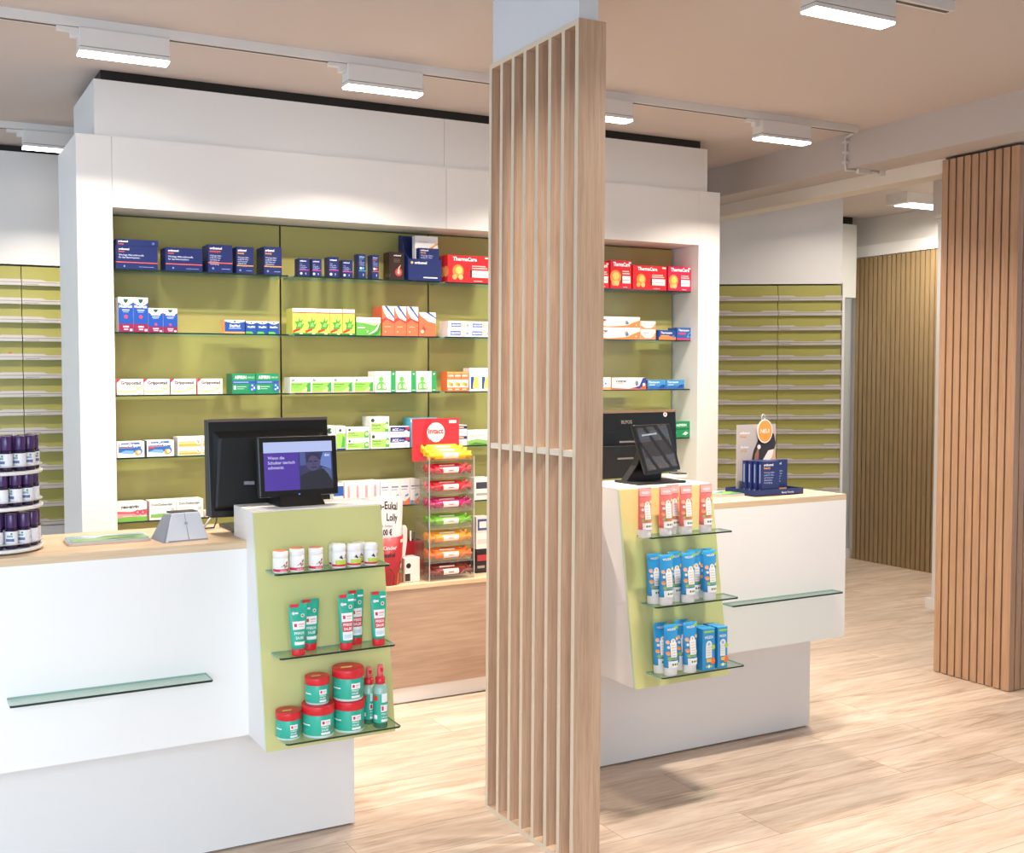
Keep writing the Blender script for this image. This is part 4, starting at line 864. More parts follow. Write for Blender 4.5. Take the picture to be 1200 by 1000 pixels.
# tubs with red lids
Z3 = CS1[2][0]
def tub(label, pxc, pw, pyt, pyb, z, grp, y=None, cy=None):
    x, y0 = on(pxc, pyb, z)
    if cy is not None:
        yc = cy; x = U(pxc, pyb-6, Y=cy).x; s = scale_at(x, yc, z); r = pw/2/s
    else:
        s = scale_at(x, y0+.04, z); r = pw/2/s; yc = fit(z, r, True); x = U(pxc, pyb-5, Y=yc).x
    h = U(pxc, pyt+.12*pw, Y=yc).z-z
    t = thing('ointment_tub', label, 'ointment tub', (x, yc, z), 0, grp)
    m = MB(); rb = r*.95; lh = h*.27
    m.lathe([(rb*.93, 0), (rb, .004), (rb, h*.73)], M('#cfe4dc', .3), n=28)
    m.lathe([(rb+.0003, h*.09), (rb+.0005, h*.10), (rb+.0005, h*.715), (rb+.0003, h*.72)], M(TEAL, .35), n=28)
    a = [('r', .02, .40, .28, .44, '#eef6f2'), ('r', .02, .56, .22, .575, '#6cc8b4'), ('r', .02, .50, .24, .515, '#6cc8b4'), ('r', .02, .27, .26, .285, '#6cc8b4'), ('r', .02, .21, .2, .225, '#6cc8b4'), ('r', .56, .40, .82, .58, '#f2efec'), ('r', .59, .45, .65, .54, '#d8242e'), ('r', .68, .50, .79, .52, '#e0888c'), ('r', .68, .45, .76, .465, '#d0b8b8'),
         ('t', 'PFERDE', .57, .33, .05, '#e8f6f0', .22, 'l', 1.4), ('t', 'SALBE', .57, .24, .06, '#e8f6f0', .22, 'l', 1.4), ('r', .56, .13, .8, .2, '#f2efec'), ('p', [(.83, .18), (.9, .3), (.92, .38), (.88, .34), (.84, .28)], '#d8242e')]
    m.art(a, wrap(rb+.0006, 0, h, 2.5), rb*2.5, h, 8); m.build('body', t)
    l = MB(); l.lathe([(r*.97, h*.72), (r, h*.735), (r, h*.96), (r*.97, h)], M(REDS, .35), n=28)
    l.face([(r*(-.6+.0), -r*.2, h+.0004), (r*.1, -r*.3, h+.0004), (r*.3, r*.0, h+.0004), (-r*.4, r*.1, h+.0004)], M('#e8c87c', .4))
    l.build('lid', t); t['hh'] = h
    return t, z+h, yc
gu = 'teal ointment tubs on the left console'
tub('small teal ointment tub with red lid at the left end of the console bottom shelf', 338, 30, 828.5, 865, Z3, gu)
_, zt1, yc1_ = tub('large teal ointment tub with red lid under the small one', 373, 38.8, 818.5, 862, Z3, gu)
tub('small teal ointment tub with red lid stacked on the left large tub', 371.8, 29.6, 788, 823.5, zt1+.0005, gu, cy=yc1_)
_, zt2, yc2_ = tub('large teal ointment tub with red lid at the bottom of the right stack', 408.7, 37.4, 813.5, 853.5, Z3, gu)
tub('large teal ointment tub with red lid on top of the right stack', 408, 37.8, 776.6, 817.5, zt2+.0005, gu, cy=yc2_)
for k in bpy.data.objects:
    if 'hh' in k: del k['hh']
# spray bottles
def spray(label, pxc, pyt, pyb, z, y=None):
    x, y0 = on(pxc, pyb, z)
    if y is not None: y0 = y; x = U(pxc, pyb, Y=y0).x
    s = scale_at(x, y0, z); r = 8.5/s; yc = fit(z, r, y is not None); x = U(pxc, pyb, Y=yc).x; h = U(pxc, pyt, Y=yc).z-z
    t = thing('spray_bottle', label, 'spray bottle', (x, yc, z), 0, 'green spray bottles on the left console')
    m = MB(); G = M('#2a6c54', .12); CG = M('#9cc0b0', .12)
    m.lathe([(r*.9, 0, G), (r, .003, G), (r, h*.10, CG), (r, h*.62, CG), (r*.8, h*.68, CG), (r*.45, h*.71, CG)], CG, n=18)
    m.lathe([(r+.0003, h*.09), (r+.0005, h*.1), (r+.0005, h*.54), (r+.0003, h*.55)], M(TEAL, .35), n=18)
    a = [('r', .02, .44, .3, .53, '#d8402e'), ('r', .55, .42, .98, .56, '#f0f2f0'), ('r', .5, .27, .98, .38, '#f2efec'), ('r', .54, .29, .66, .36, '#d8242e'), ('r', .05, .15, .28, .22, '#f0f2f0'), ('r', .52, .11, .98, .15, '#f0f2f0'), ('t', 'PFERDE', .54, .22, .03, '#dff0ea', .4, 'l', 1), ('t', 'SALBE', .54, .17, .03, '#dff0ea', .4, 'l', 1)]
    m.art(a, wrap(r+.0006, 0, h, 2.2), r*2.2, h, 6); m.build('body', t)
    c = MB(); RR = M(REDS, .35)
    c.lathe([(r*.62, h*.70), (r*.66, h*.71), (r*.66, h*.80), (r*.5, h*.81)], RR, n=16); c.build('collar', t)
    c = MB(); c.lathe([(r*.42, h*.81), (r*.42, h*.90), (r*.36, h)], M('#e8696c', .3), n=14); c.box(-r*.16, r*.16, -r*.62, -r*.2, h*.9, h*.96, RR); c.build('spray_head', t)
    return t
spray('green spray bottle with red nozzle in front at the console bottom right', 445.8, 779, 848.5, Z3)
spray('green spray bottle with red nozzle half hidden behind the front one', 432.5, 782, 845, Z3, y=CS1[2][1]+.05)

# right console: pink and blue tubes
def care(base, leafc):
    a = [('p', [(.55, .9), (.9, .96), (1, .98), (1, .88)], leafc), ('t', 'WELEDA', .5, .86, .05, '#f4f0ec', .62, 'c', 1.2), ('c', .16, .60, .05, '#f0b48c'), ('c', .18, .48, .035, '#f2ead8'), ('c', .14, .34, .05, '#f0a05c'), ('c', .2, .22, .045, '#9cc05c'), ('c', .86, .66, .04, '#f2d48c'), ('c', .88, .3, .04, '#a8c868')]
    a += [('r', .28, .24, .78, .58, '#f3efe8'), ('c', .53, .60, .075, '#f3efe8'), ('c', .53, .62, .03, '#e8b878')]+[('r', .36, .52-.06*i, .70, .535-.06*i, '#d0c4b8') for i in range(5)]
    a += [('r', .26, .195, .84, .225, '#8cb848'), ('r', .1, .0, .92, .16, '#f1ede8'), ('c', .38, .08, .028, '#4a8a3c'), ('c', .56, .08, .026, '#5a3c34'), ('c', .74, .08, .028, '#4a9a4c')]
    return a
sK = scale_at(2.27, 2.75, .95)
PP = [*tube_geo(18.9/sK, 57.5/sK, 16/sK, 9.5/sK, [('r', .05, .8, .95, .97, '#f0a8a4')]+care('#ef7a74', '#f4c0a8')+[('r', .2, .195, .85, .225, '#d83c48')], '#ee7670', '#eeeae6'), 14/sK, None]
PBl = [*tube_geo(20.4/sK, 58.5/sK, 16.5/sK, 9.5/sK, care('#3296cc', '#9cd04c'), '#3296cf', '#eeeae6'), 14/sK, None]
gp_, gb_ = 'pink care tubes on the right console', 'blue care tubes on the right console'
K1, K2, K3 = CS2
for px, py, q in [(755.3, 627.8, 'leftmost of the four in front'), (779.8, 627.5, 'second from left of the four in front'), (803.3, 625.3, 'third from left of the four in front'), (826.5, 622.6, 'rightmost of the four in front')]:
    add_tube(PP, 'cream_tube', 'pink fruit-print tube on the right console, '+q, gp_, px, py, K1[0])
add_tube(PP, 'cream_tube', 'pink fruit-print tube hidden behind the second one from left', gp_, 787.5, 624, K1[0], y=K1[1]+.055)
for px, py, yy, q in [(780.3, 709, None, 'front left one'), (806, 705, None, 'front middle one'), (831, 701.3, None, 'front right one'), (766, 706.5, K2[1]+.045, 'leftmost one set back a little'), (790, 705, K2[1]+.062, 'between front left and middle'), (812.5, 702, K2[1]+.055, 'behind the front middle one'), (825.5, 700, K2[1]+.055, 'behind the front right one')]:
    add_tube(PBl, 'cream_tube', 'blue fruit-print tube on the right console middle shelf, '+q, gb_, px, py, K2[0], y=yy)
for px, py, yy, q in [(785.5, 789.6, None, 'front left one'), (808, 786.4, None, 'front right one'), (773.5, 787, K3[1]+.045, 'leftmost one set back a little'), (797.8, 785, K3[1]+.055, 'back one in the middle')]:
    add_tube(PBl, 'cream_tube', 'blue fruit-print tube on the right console bottom shelf, '+q, gb_, px, py, K3[0], y=yy)
def blue_box(label, px0, px1, pyt, pyb, z, proto=[None]):
    p = U((px0+px1)/2, pyb, Z=z); p.y = K3[1]+.003; p.x = U((px0+px1)/2, pyb, Y=p.y).x; s = ppm(p); w = (px1-px0)/s/.92; h = U((px0+px1)/2, pyt, Y=p.y).z-z
    a = [('r', .1, .9, .9, .95, '#9cd04c'), ('t', 'WELEDA', .5, .76, .07, '#f0f4f4', .7, 'c', 1.2), ('r', .25, .3, .75, .6, '#f1ede6'), ('c', .5, .62, .09, '#f1ede6'), ('c', .5, .63, .04, '#8cc0e0'), ('c', .85, .55, .06, '#b4d058'), ('c', .8, .22, .08, '#ee7a3c'), ('r', .3, .2, .7, .28, '#e8c05c')]+[('r', .32, .54-.06*i, .68, .555-.06*i, '#c8d0d4') for i in range(4)]+[('c', .3, .1, .03, '#9cd04c'), ('c', .5, .1, .04, '#f1ede6'), ('c', .7, .1, .03, '#9cd04c')]
    m = carton('', w, h, .032, a, '#3296cf', side='#2f8ac0')
    tag(m.build('care_carton', None, loc=(p.x, p.y, z), bevel=.001), label, 'care product box', 'blue care cartons on the right console')
    return p, w, h
p_, w_, h_ = blue_box('blue fruit-print carton in front on the bottom shelf of the right console', 822, 839, 737, 781.5, K3[0])
p2, w2, h2 = blue_box('blue fruit-print carton at the right end of the bottom shelf of the right console', 840, 853.5, 735, 779.6, K3[0])
for src, lab in ((0, 'blue carton directly behind the front blue carton'), (1, 'blue carton directly behind the carton at the right end')):
    o = [k for k in bpy.data.objects if k.get('group') == 'blue care cartons on the right console'][src]
    dup(o, (o.location.x-.004, o.location.y+.036, o.location.z), lab)

# ------------------------------------------------------------------ left monitor (seen from behind)
def hull(px, Y): return [U(a, b, Y=Y) for a, b in px]
ym = 3.02
c_ = hull([(244, 606), (388, 602), (385, 488.5), (250, 493.5)], ym)
t = thing('checkout_monitor', 'large black checkout monitor seen from behind on the left counter', 'monitor', (c_[0].x+.2, ym, ZT)); o_ = (c_[0].x+.2, ym, ZT)
x0, x1 = c_[0].x+.006, c_[1].x; zb, zt = (c_[0].z+c_[1].z)/2+.003, (c_[2].z+c_[3].z)/2
BK = M('#0b0a0a', .38); BK2 = M('#070707', .55)
m = MB()
m.hexa([(x0, ym+.0, zb), (x1, ym, zb), (x1, ym+.05, zb), (x0, ym+.05, zb), (x0, ym+.025, zt), (x1, ym+.025, zt), (x1, ym+.06, zt), (x0, ym+.06, zt)], BK)
m.build('housing', t, off=o_, bevel=.004, seg=2)
m = MB(); a, b = x0+.012, x1-.012
m.hexa([(a, ym-.014, zb+.03), (b, ym-.014, zb+.03), (b, ym+.01, zb+.012), (a, ym+.01, zb+.012), (a+.02, ym+.004, zt-.055), (b-.02, ym+.004, zt-.055), (b, ym+.027, zt-.03), (a, ym+.027, zt-.03)], BK2)
m.build('rear_cover', t, off=o_, bevel=.006, seg=2)
m = MB(); m.box(x0+.002, x1-.002, ym+.021, ym+.03, zt-.007, zt+.002, M('#6a5c54', .3)); m.build('top_edge', t, off=o_)  # brownish reflection painted on as the colour of the black top edge
xc = (x0+x1)/2
m = MB(); m.box(xc-.05, xc+.05, ym+.055, ym+.085, ZT+.008, zb+.12, BK); m.box(xc-.12, xc+.12, ym-.02, ym+.16, ZT, ZT+.01, BK); m.build('stand', t, off=o_, bevel=.002)
m = MB()
for k in (289, 295):
    p = U(k, 566, Y=ym-.012); m.box(p.x-.008, p.x+.007, ym-.0175, ym-.01, p.z-.005, p.z+.005, M('#8c8c90', .4))
m.build('port', t, off=o_)
# customer display on the left console
def screen_panel(t, o_, BL, BR, TR, TL, thick, bez, body, art=None, mat=None):
    BL, BR, TR, TL = map(Vector, (BL, BR, TR, TL)); n = (BR-BL).cross(TL-BL).normalized(); b = -n*thick
    m = MB(); m.hexa([BL, BR, BR+b, BL+b, TL, TR, TR+b, TL+b], body)
    m.build('housing', t, off=o_, bevel=.004, seg=2)
    W, H = (BR-BL).length, (TL-BL).length; u, v = (BR-BL)/W, (TL-BL)/H
    bx, by = bez*W, bez*W; q = BL+u*bx+v*by*1.15; w, h = W-2*bx, H-2.15*by
    m = MB(); f = lambda a, c, e: q+u*(a*w)+v*(c*h)+n*(e+.0004)
    m.face([f(0, 0, 0), f(1, 0, 0), f(1, 1, 0), f(0, 1, 0)], mat)
    if art: m.art(art, f, w, h)
    m.build('screen', t, off=o_)
yd = 2.87
P4 = hull([(304.5, 584), (397, 580.5), (395.5, 510), (304, 513.5)], yd)
P4[1].z = P4[0].z; zz = (P4[2].z+P4[3].z)/2; P4[2].z = P4[3].z = zz; P4[2].x = P4[1].x; P4[3].x = P4[0].x
for k in (2, 3): P4[k].y += .018
t = thing('customer_display', 'small black customer display with lit purple advert on the left console', 'screen', (P4[0].x+.1, yd, ZK)); o_ = (P4[0].x+.1, yd, ZK)
skin, dk = E('#4a4470', .9), E('#12122c', .7)
scr = [('r', 0, .78, 1, 1, E('#b9c6f4', .95)), ('r', 0, 0, .505, .775, E('#4a2aa4', .9)), ('r', .505, 0, 1, .775, E('#27306c', .8)), ('p', [(.52, .5), (.6, .5), (.6, .77), (.52, .77)], E('#4c5fa0', .8)), ('p', [(.8, .5), (.98, .4), (.98, .76), (.86, .76)], E('#6d86d0', .85)), ('p', [(.86, .2), (.98, .15), (.98, .4), (.84, .45)], E('#54689c', .8)),
       ('p', [(.51, 0), (1, 0), (1, .12), (.93, .3), (.86, .42), (.72, .38), (.6, .36), (.52, .28)], dk), ('p', [(.52, .3), (.62, .34), (.66, .42), (.6, .44), (.54, .4)], E('#3a3258', .8)), ('c', .71, .56, .17, skin, .18), ('p', [(.61, .56), (.62, .7), (.70, .77), (.79, .74), (.82, .6), (.79, .62), (.76, .68), (.69, .70), (.645, .64), (.64, .56)], E('#242044', .8)),
       ('r', .655, .565, .70, .59, dk), ('r', .725, .565, .775, .59, dk), ('p', [(.70, .49), (.735, .49), (.72, .58)], E('#3a3460', .8)), ('r', .68, .44, .76, .46, dk),
       ('t', 'doc', .88, .68, .055, E('#e4e8ff', 1), .1, 'l', 1.5), ('t', 'Wenn die', .055, .645, .065, E('#dcd6f8', 1), .3, 'l', .4), ('t', 'Schulter tierisch', .055, .545, .065, E('#dcd6f8', 1), .43, 'l', .4), ('t', 'schmerzt.', .055, .445, .065, E('#dcd6f8', 1), .27, 'l', .4)]
screen_panel(t, o_, P4[0], P4[1], P4[2], P4[3], .022, .065, BK, scr, E('#27306c', .6))
sx0, sx1 = U(323.5, 590, Y=yd+.01).x, U(377.5, 590, Y=yd+.01).x
m = MB(); m.hexa([(sx0, yd-.02, ZK), (sx1, yd-.02, ZK), (sx1, yd+.09, ZK), (sx0, yd+.09, ZK), (sx0+.01, yd+.012, P4[0].z+.02), (sx1-.01, yd+.012, P4[0].z+.02), (sx1-.01, yd+.05, P4[0].z+.02), (sx0+.01, yd+.05, P4[0].z+.02)], BK)
m.build('stand', t, off=o_, bevel=.003)
pl_ = U(351, 580, Y=yd-.0005); m = MB(); m.box(pl_.x-.002, pl_.x+.002, yd-.0012, yd+.002, P4[0].z+.004, P4[0].z+.007, E('#3a7cff', 2)); m.build('power_light', t, off=o_)

# ------------------------------------------------------------------ right monitor and tilted tablet display
ym = 3.21
c_ = hull([(640, 562), (788, 556), (792, 480.5), (640, 484)], ym)
x1 = U(791.5, 481, Y=ym+.03).x; zt = U(770, 481.5, Y=ym+.03).z; zb = ZT+.09
x0 = x1-.40
t = thing('checkout_monitor', 'large black checkout monitor with round sticker right of the fin screen', 'monitor', ((x0+x1)/2, ym, ZT)); o_ = ((x0+x1)/2, ym, ZT)
m = MB(); m.hexa([(x0, ym, zb), (x1-.014, ym, zb), (x1-.014, ym+.035, zb), (x0, ym+.035, zb), (x0, ym+.03, zt), (x1, ym+.03, zt), (x1, ym+.065, zt), (x0, ym+.065, zt)], BK)
f = flat((x0, ym, zb), (1, 0, 0), Vector((0, .03, zt-zb)).normalized(), Vector((0, -(zt-zb), .03)).normalized(), x1-x0, zt-zb)
ss = U(732, 495.5, Y=ym+.02); uu = (ss.x-x0)/(x1-x0)
vv = (ss.z-zb)/(zt-zb)
m.art([('t', 'BLPOS', uu-.03, vv-.01, .055, '#8a807a', .2, 'l', 1.2), ('c', (U(781, 489, Y=ym+.02).x-x0)/(x1-x0), .945, .04, '#e6dcd8'), ('c', (U(781, 489, Y=ym+.02).x-x0)/(x1-x0), .943, .018, '#c05a5a')], f, x1-x0, zt-zb)
m.build('housing', t, off=o_)
m = MB(); m.box(x0+.002, x1-.002, ym+.026, ym+.036, zt-.006, zt+.002, M('#8a6c54', .35)); m.build('top_edge', t, off=o_)  # warm brown strip is a painted reflection along the black housing
m = MB(); gx0, gx1 = U(723, 520, Y=ym-.02).x, U(752, 520, Y=ym-.02).x
m.box(gx0-.09, gx1+.05, ym-.035, ym-.002, ZT+.08, ZT+.2, BK2)
z_1, z_2 = U(733, 518, Y=ym-.036).z, U(731, 537.5, Y=ym-.036).z
m.box(gx0, gx1, ym-.0375, ym-.034, z_1-.003, z_1+.003, M('#7c7470', .35)); m.box(gx0-.01, gx1, ym-.0375, ym-.034, z_2-.003, z_2+.003, M('#7c7470', .35)); m.build('rear_cover', t, off=o_)
m = MB(); m.box(x1-.26, x1-.14, ym+.01, ym+.03, ZT+.008, zb+.05, BK); m.box(x1-.32, x1-.08, ym-.06, ym+.026, ZT, ZT+.012, BK); m.build('stand', t, off=o_, bevel=.002)
# tablet
tp0, tn0 = (2.38, 2.88, ZK+.03), (0.10, -1, .2)
BL, BR, TR, TL = PLN(757.5, 557.5, tp0, tn0), PLN(798, 550.5, tp0, tn0), PLN(785, 496.5, tp0, tn0), PLN(741.5, 498.5, tp0, tn0)
t = thing('tilted_display', 'small black tablet display tilted on its stand on the right console', 'screen', (BL.x, BL.y, ZK)); o_ = (BL.x, BL.y, ZK)
ta = [('r', 0, .72, 1, .9, '#3a4048'), ('r', .05, .3, .95, .66, '#2c2626'), ('r', .05, .02, .95, .12, '#4a443e'), ('p', [(.2, 1), (.3, 1), (.85, 0), (.75, 0)], '#14100e'), ('p', [(.55, 1), (.68, 1), (1, .45), (1, .3)], '#14100e'), ('p', [(0, .7), (0, .6), (.3, 0), (.4, 0)], '#14100e'), ('r', .1, .8, .6, .84, '#8a9098')]  # screen art with dark slanted reflections painted in
screen_panel(t, o_, BL, BR, TR, TL, .014, .075, BK, ta, M('#3d3634', .12))
mid = (BL+BR)/2; m = MB()
hx = (BL.x+BR.x)/2
m.prism([(hx-.135, ZK), (hx+.02, ZK), (hx+.03, ZK+.05), (hx-.01, ZK+.135), (hx-.05, ZK+.135), (hx-.085, ZK+.06)], lambda a, c, tt: (a, tt, c), BL.y+.085, BL.y+.05, BK)
m.box(hx-.135, hx+.075, BL.y-.02, BL.y+.11, ZK, ZK+.008, BK)
m.build('stand', t, off=o_, bevel=.002)
wp = U(788, 561, Z=ZK)
m = MB(); m.box(-.035, .045, -.02, .03, 0, .012, WHITE); m.box(.0, .045, -.018, .028, .012, .017, M('#3a3634', .5))
tag(m.build('paper_pad', None, loc=(U(783, 560, Z=ZK).x+.02, BL.y+.145, ZK), bevel=.001), 'small white pad behind the tilted display on the right console', 'pad')

# ------------------------------------------------------------------ left counter top
def money_tray(label, cx, cy, w, d, rz, cols):
    t = thing('money_tray', label, 'money tray', (cx, cy, ZT), rz)
    def rr(w, d, r, n=5):
        o = []
        for (sx, sy, a0) in ((1, -1, -90), (1, 1, 0), (-1, 1, 90), (-1, -1, 180)):
            for k in range(n):
                a = math.radians(a0+90*k/(n-1)); o.append((sx*(w/2-r)+r*math.cos(a), sy*(d/2-r)+r*math.sin(a)))
        return o
    m = MB(); m.prism(rr(w, d, .02), lambda a, b, tt: (a, b, tt), 0, .008, M('#cdb8a8', .35)); m.build('base', t)
    m = MB(); m.prism(rr(w-.008, d-.008, .018), lambda a, b, tt: (a, b, tt), .0082, .0095, M(cols[0], .12))
    mp = flat((-w/2+.012, -d/2+.012, .0095), (1, 0, 0), (0, 1, 0), (0, 0, 1), w-.024, d-.024)
    m.art([('p', [(0, .0), (1, 0), (1, .45), (.6, .6), (.3, .5), (0, .55)], cols[1]), ('p', [(.35, .5), (.6, .62), (.95, .55), (1, .8), (.5, .85)], cols[2]), ('p', [(.4, .1), (.55, .35), (.85, .4), (.9, .2)], cols[3]), ('t', 'Apotheke', .08, .75, .12, '#e8f0f4', .3, 'l', 1)], mp, w-.024, d-.024); m.build('picture', t)
    return t
a_, b_ = U(75, 637, Z=ZT), U(176, 632, Z=ZT)
money_tray('flat glossy money tray with landscape picture on the left counter', (a_.x+b_.x)/2, (a_.y+b_.y)/2+.008, b_.x-a_.x-.004, .125, -.02, ('#8fb4c4', '#86a858', '#4f8a44', '#3a5c48'))
# card terminal
a_, b_ = U(190, 637, Z=ZT), U(243, 632.5, Z=ZT)
cx, cy = (a_.x+b_.x)/2, (a_.y+b_.y)/2; w = (b_.x-a_.x)
t = thing('card_terminal', 'silver grey card terminal with sloping sides on the left counter', 'card terminal', (cx, cy+.045, ZT), math.radians(6))
hs = U(220, 600, Y=cy+.05).z-ZT
SV = M('#d6d7dc', .35)
m = MB(); m.hexa([(-w/2, -.045, 0), (w/2, -.045, 0), (w/2, .07, 0), (-w/2, .07, 0), (-w*.22, -.005, hs), (w*.42, -.005, hs), (w*.42, .05, hs*.93), (-w*.22, .05, hs*.93)], SV)
m.build('housing', t, bevel=.004, seg=2)
fn = Vector((0, -hs, .04)).normalized(); f = flat((-w/2, -.045, 0), (1, 0, 0), Vector((0, .04, hs)).normalized(), fn, w, Vector((0, .04, hs)).length)
m = MB(); m.art([('p', [(.55, .0), (.57, .0), (.57, 1), (.56, 1)], '#8e8f96'), ('c', .56, .62, .09, '#d4d5da'), ('c', .56, .62, .065, '#a8a9b0'), ('r', .1, .0, .98, .05, '#8e8f96')], f, w, hs); m.build('seam', t)
m = MB(); m.box(-w*.2, w*.4, .0, .045, hs*.955, hs*1.02, M('#2e2e34', .35)); m.build('keypad', t, bevel=.001)
m = MB(); m.hexa([(-w*.52, -.046, 0), (-w*.47, -.046, 0), (-w*.47, .06, 0), (-w*.52, .06, 0), (-w*.25, -.004, hs*.97), (-w*.22, -.004, hs*.97), (-w*.22, .05, hs*.9), (-w*.25, .05, hs*.9)], M('#8e9098', .4)); m.build('side_grip', t)
# cables
k1 = U(243, 625, Z=ZT); e1 = U(272, 612, Y=2.99)
m = MB(); m.tube([(k1.x+.0, k1.y+.05, ZT+.005), (k1.x+.03, k1.y+.08, ZT+.03), (k1.x+.055, k1.y+.10, ZT+.052), (k1.x+.10, k1.y+.105, ZT+.05)], .0035, M('#c8c4c0', .5)); tag(m.build('cable', None), 'light grey cable looping from the card terminal behind the left console', 'cable')
m = MB(); m.tube([(k1.x-.01, k1.y+.075, ZT+.003), (k1.x+.04, k1.y+.07, ZT+.005), (k1.x+.06, k1.y+.11, ZT+.02), (k1.x+.068, k1.y+.13, ZT+.06), (k1.x+.06, k1.y+.155, ZT+.10)], .0025, M('#141416', .5)); tag(m.build('cable', None), 'thin black cable rising under the left monitor', 'cable')

# bottle carousel
base = U(0, 652, Z=ZT); bx_, by_ = base.x+.002, base.y+.115; sb = ppm((bx_, by_, ZT)); R = .122
t = thing('bottle_carousel', 'white round three-tier carousel of small bottles at the left edge on the counter', 'display carousel', (bx_, by_, ZT))
def tz(py): return U(10, py, Y=by_-R).z-ZT
tiers = [.004, tz(598.5)-.004, tz(556.5)-.004]
m = MB(); m.lathe([(.02, 0), (.02, tiers[2]+.1)], WHITE, n=14); m.build('pole', t)
for z in tiers:
    m = MB(); m.lathe([(R*.97, z), (R, z+.002), (R, z+.008), (R*.98, z+.01)], M('#e6e2dd', .35), n=40); m.lathe([(R*.985, z+.022), (R*.99, z+.0225), (R*.99, z+.0245), (R*.985, z+.025)], clear('rim', '#f2f2f0', .05, .3), n=40); m.build('tier', t)
br_, bh = 7.2/sb, 40/sb
PUR = M('#43285a', .25); 
def bottle_proto(loc, label):
    t = thing('oil_bottle', label, 'bottle', loc, 0, 'purple-capped bottles on the carousel')
    m = MB(); m.lathe([(br_*.9, 0), (br_, .003), (br_, bh*.56), (br_*.6, bh*.64), (br_*.5, bh*.66)], M('#2a1a3a', .15), n=16); m.build('body', t)
    m = MB(); m.lathe([(br_+.0002, bh*.12), (br_+.0004, bh*.125), (br_+.0004, bh*.5), (br_+.0002, bh*.505)], M('#e4e2e6', .4), n=16)
    m.art([('r', .2, .22, .8, .3, '#5a6a8c'), ('r', .3, .34, .7, .4, '#8aa0b0'), ('c', .62, .44, .03, '#4f9a5c')], wrap(br_+.0005, 0, bh, 2.2), br_*2.2, bh, 4); m.build('label', t)
    m = MB(); m.lathe([(br_*.88, bh*.6), (br_*.92, bh*.62), (br_*.92, bh*.97), (br_*.84, bh)], PUR, n=16); m.build('cap', t)
    return t
first = None
spots = [(-72, .78), (-50, .8), (-28, .8), (-5, .8), (20, .8), (-95, .8), (-38, .42), (-80, .42), (0, .40)]
tn = ['bottom', 'middle', 'top']; pn = ['second from left in the outer ring', 'third from left in the outer ring', 'fourth from left in the outer ring', 'fifth from left in the outer ring', 'rightmost in the outer ring', 'leftmost in the outer ring', 'middle one in the inner ring', 'left one in the inner ring', 'right one in the inner ring']
for k, z in enumerate(tiers):
    for j, (a, rr) in enumerate(spots):
        if (k, j) in ((0, 4), (1, 8), (0, 8)): continue
        aa = math.radians(a+[0, 9, -6][k]); loc = (bx_+R*rr*math.cos(aa), by_+R*rr*math.sin(aa), ZT+z+.0102)
        lab = 'purple-capped bottle on the carousel %s tier, %s' % (tn[k], pn[j])
        if first is None: first = bottle_proto(loc, lab); fk = kids(first)
        else: dup(first, loc, lab, rz=random.uniform(-.8, .8), children=fk)

# ------------------------------------------------------------------ right counter top
a_, b_ = U(838, 586, Z=ZT), U(885, 578, Z=ZT)
money_tray('flat glossy money tray with green picture on the right counter', (a_.x+b_.x)/2+.005, (a_.y+b_.y)/2+.05, .185, .10, 0, ('#4a8ac0', '#8ab83c', '#6aa838', '#4a8a3c'))
a_, b_, c_ = U(866, 577.5, Z=ZT), U(897, 579, Z=ZT), U(941.5, 573.5, Z=ZT)
y_0 = YR+.085; x_0 = U(897, 575, Y=y_0).x-.055; x_1 = U(941.5, 572, Y=y_0).x
rz_ = math.radians(-0)
zt_ = .024
t = thing('display_tray', 'navy cardboard tray holding small navy cartons on the right counter', 'display tray', (x_0, y_0, ZT)); w = x_1-x_0; d = .155
m = MB(); m.box(0, w, 0, d, 0, .003, nm); m.box(0, w, 0, .003, 0, zt_, nm); m.box(0, w, d-.003, d, 0, zt_, nm); m.box(0, .003, .003, d-.003, 0, zt_, nm); m.box(w-.003, w, .003, d-.003, 0, zt_, nm)
mp, W, H = front(0, w, 0, 0, zt_); m.art([('t', 'Beauty Formula', .55, .32, .3, '#dfe5f6', .4, 'l', 1)], mp, W, H); m.build('tray', t)
# poster card of the display
px0, px1, zp1 = 0.0, .0, 0
yq = y_0+d-.012
pa_, pb_ = U(863, 540, Y=yq+.001).x, U(908.5, 540, Y=yq+.001).x; zp = U(886, 497.5, Y=yq).z
m = MB(); m.box(pa_-x_0, pb_-x_0, d-.012, d-.0095, .003, zp-ZT, M('#b9aeaa', .45))
mp, W, H = front(pa_-x_0, pb_-x_0, d-.0122, .003, zp-ZT)
m.art([('t', 'orthomol', .08, .86, .035, '#f4f2f0', .3, 'l', 1.5), ('t', 'beauty', .08, .81, .035, '#ec9a48', .34, 'l', 1.5), ('t', 'Die Haut', .1, .65, .03, '#f4f2f0', .26, 'l', 1), ('t', 'am Tag', .1, .6, .03, '#ec9a48', .26, 'l', 1),
       ('p', [(.38, .1), (.36, .4), (.42, .6), (.56, .8), (.74, .9), (.95, .85), (1, .7), (.9, .5), (.6, .3), (.55, .1)], '#2a1c1c'), ('p', [(.42, .35), (.46, .55), (.56, .68), (.56, .5), (.5, .3)], '#9a6450'), ('p', [(.62, .1), (.66, .35), (.82, .5), (.96, .6), (1, .5), (1, .1)], '#d8a88c'), ('p', [(.64, .3), (.85, .36), (.9, .28), (.7, .22)], '#c07058'), ('p', [(.62, .42), (.8, .6), (.95, .62), (.9, .5), (.75, .38)], '#ece4de'), ('c', .56, .66, .035, '#e8e0dc')], mp, W, H)
m.build('poster_card', t)
nd = U(896.5, 505.5, Y=yq-.008); s = ppm(nd); rx_, rz2 = 10.8/s*1.1, 14/s
m = MB()
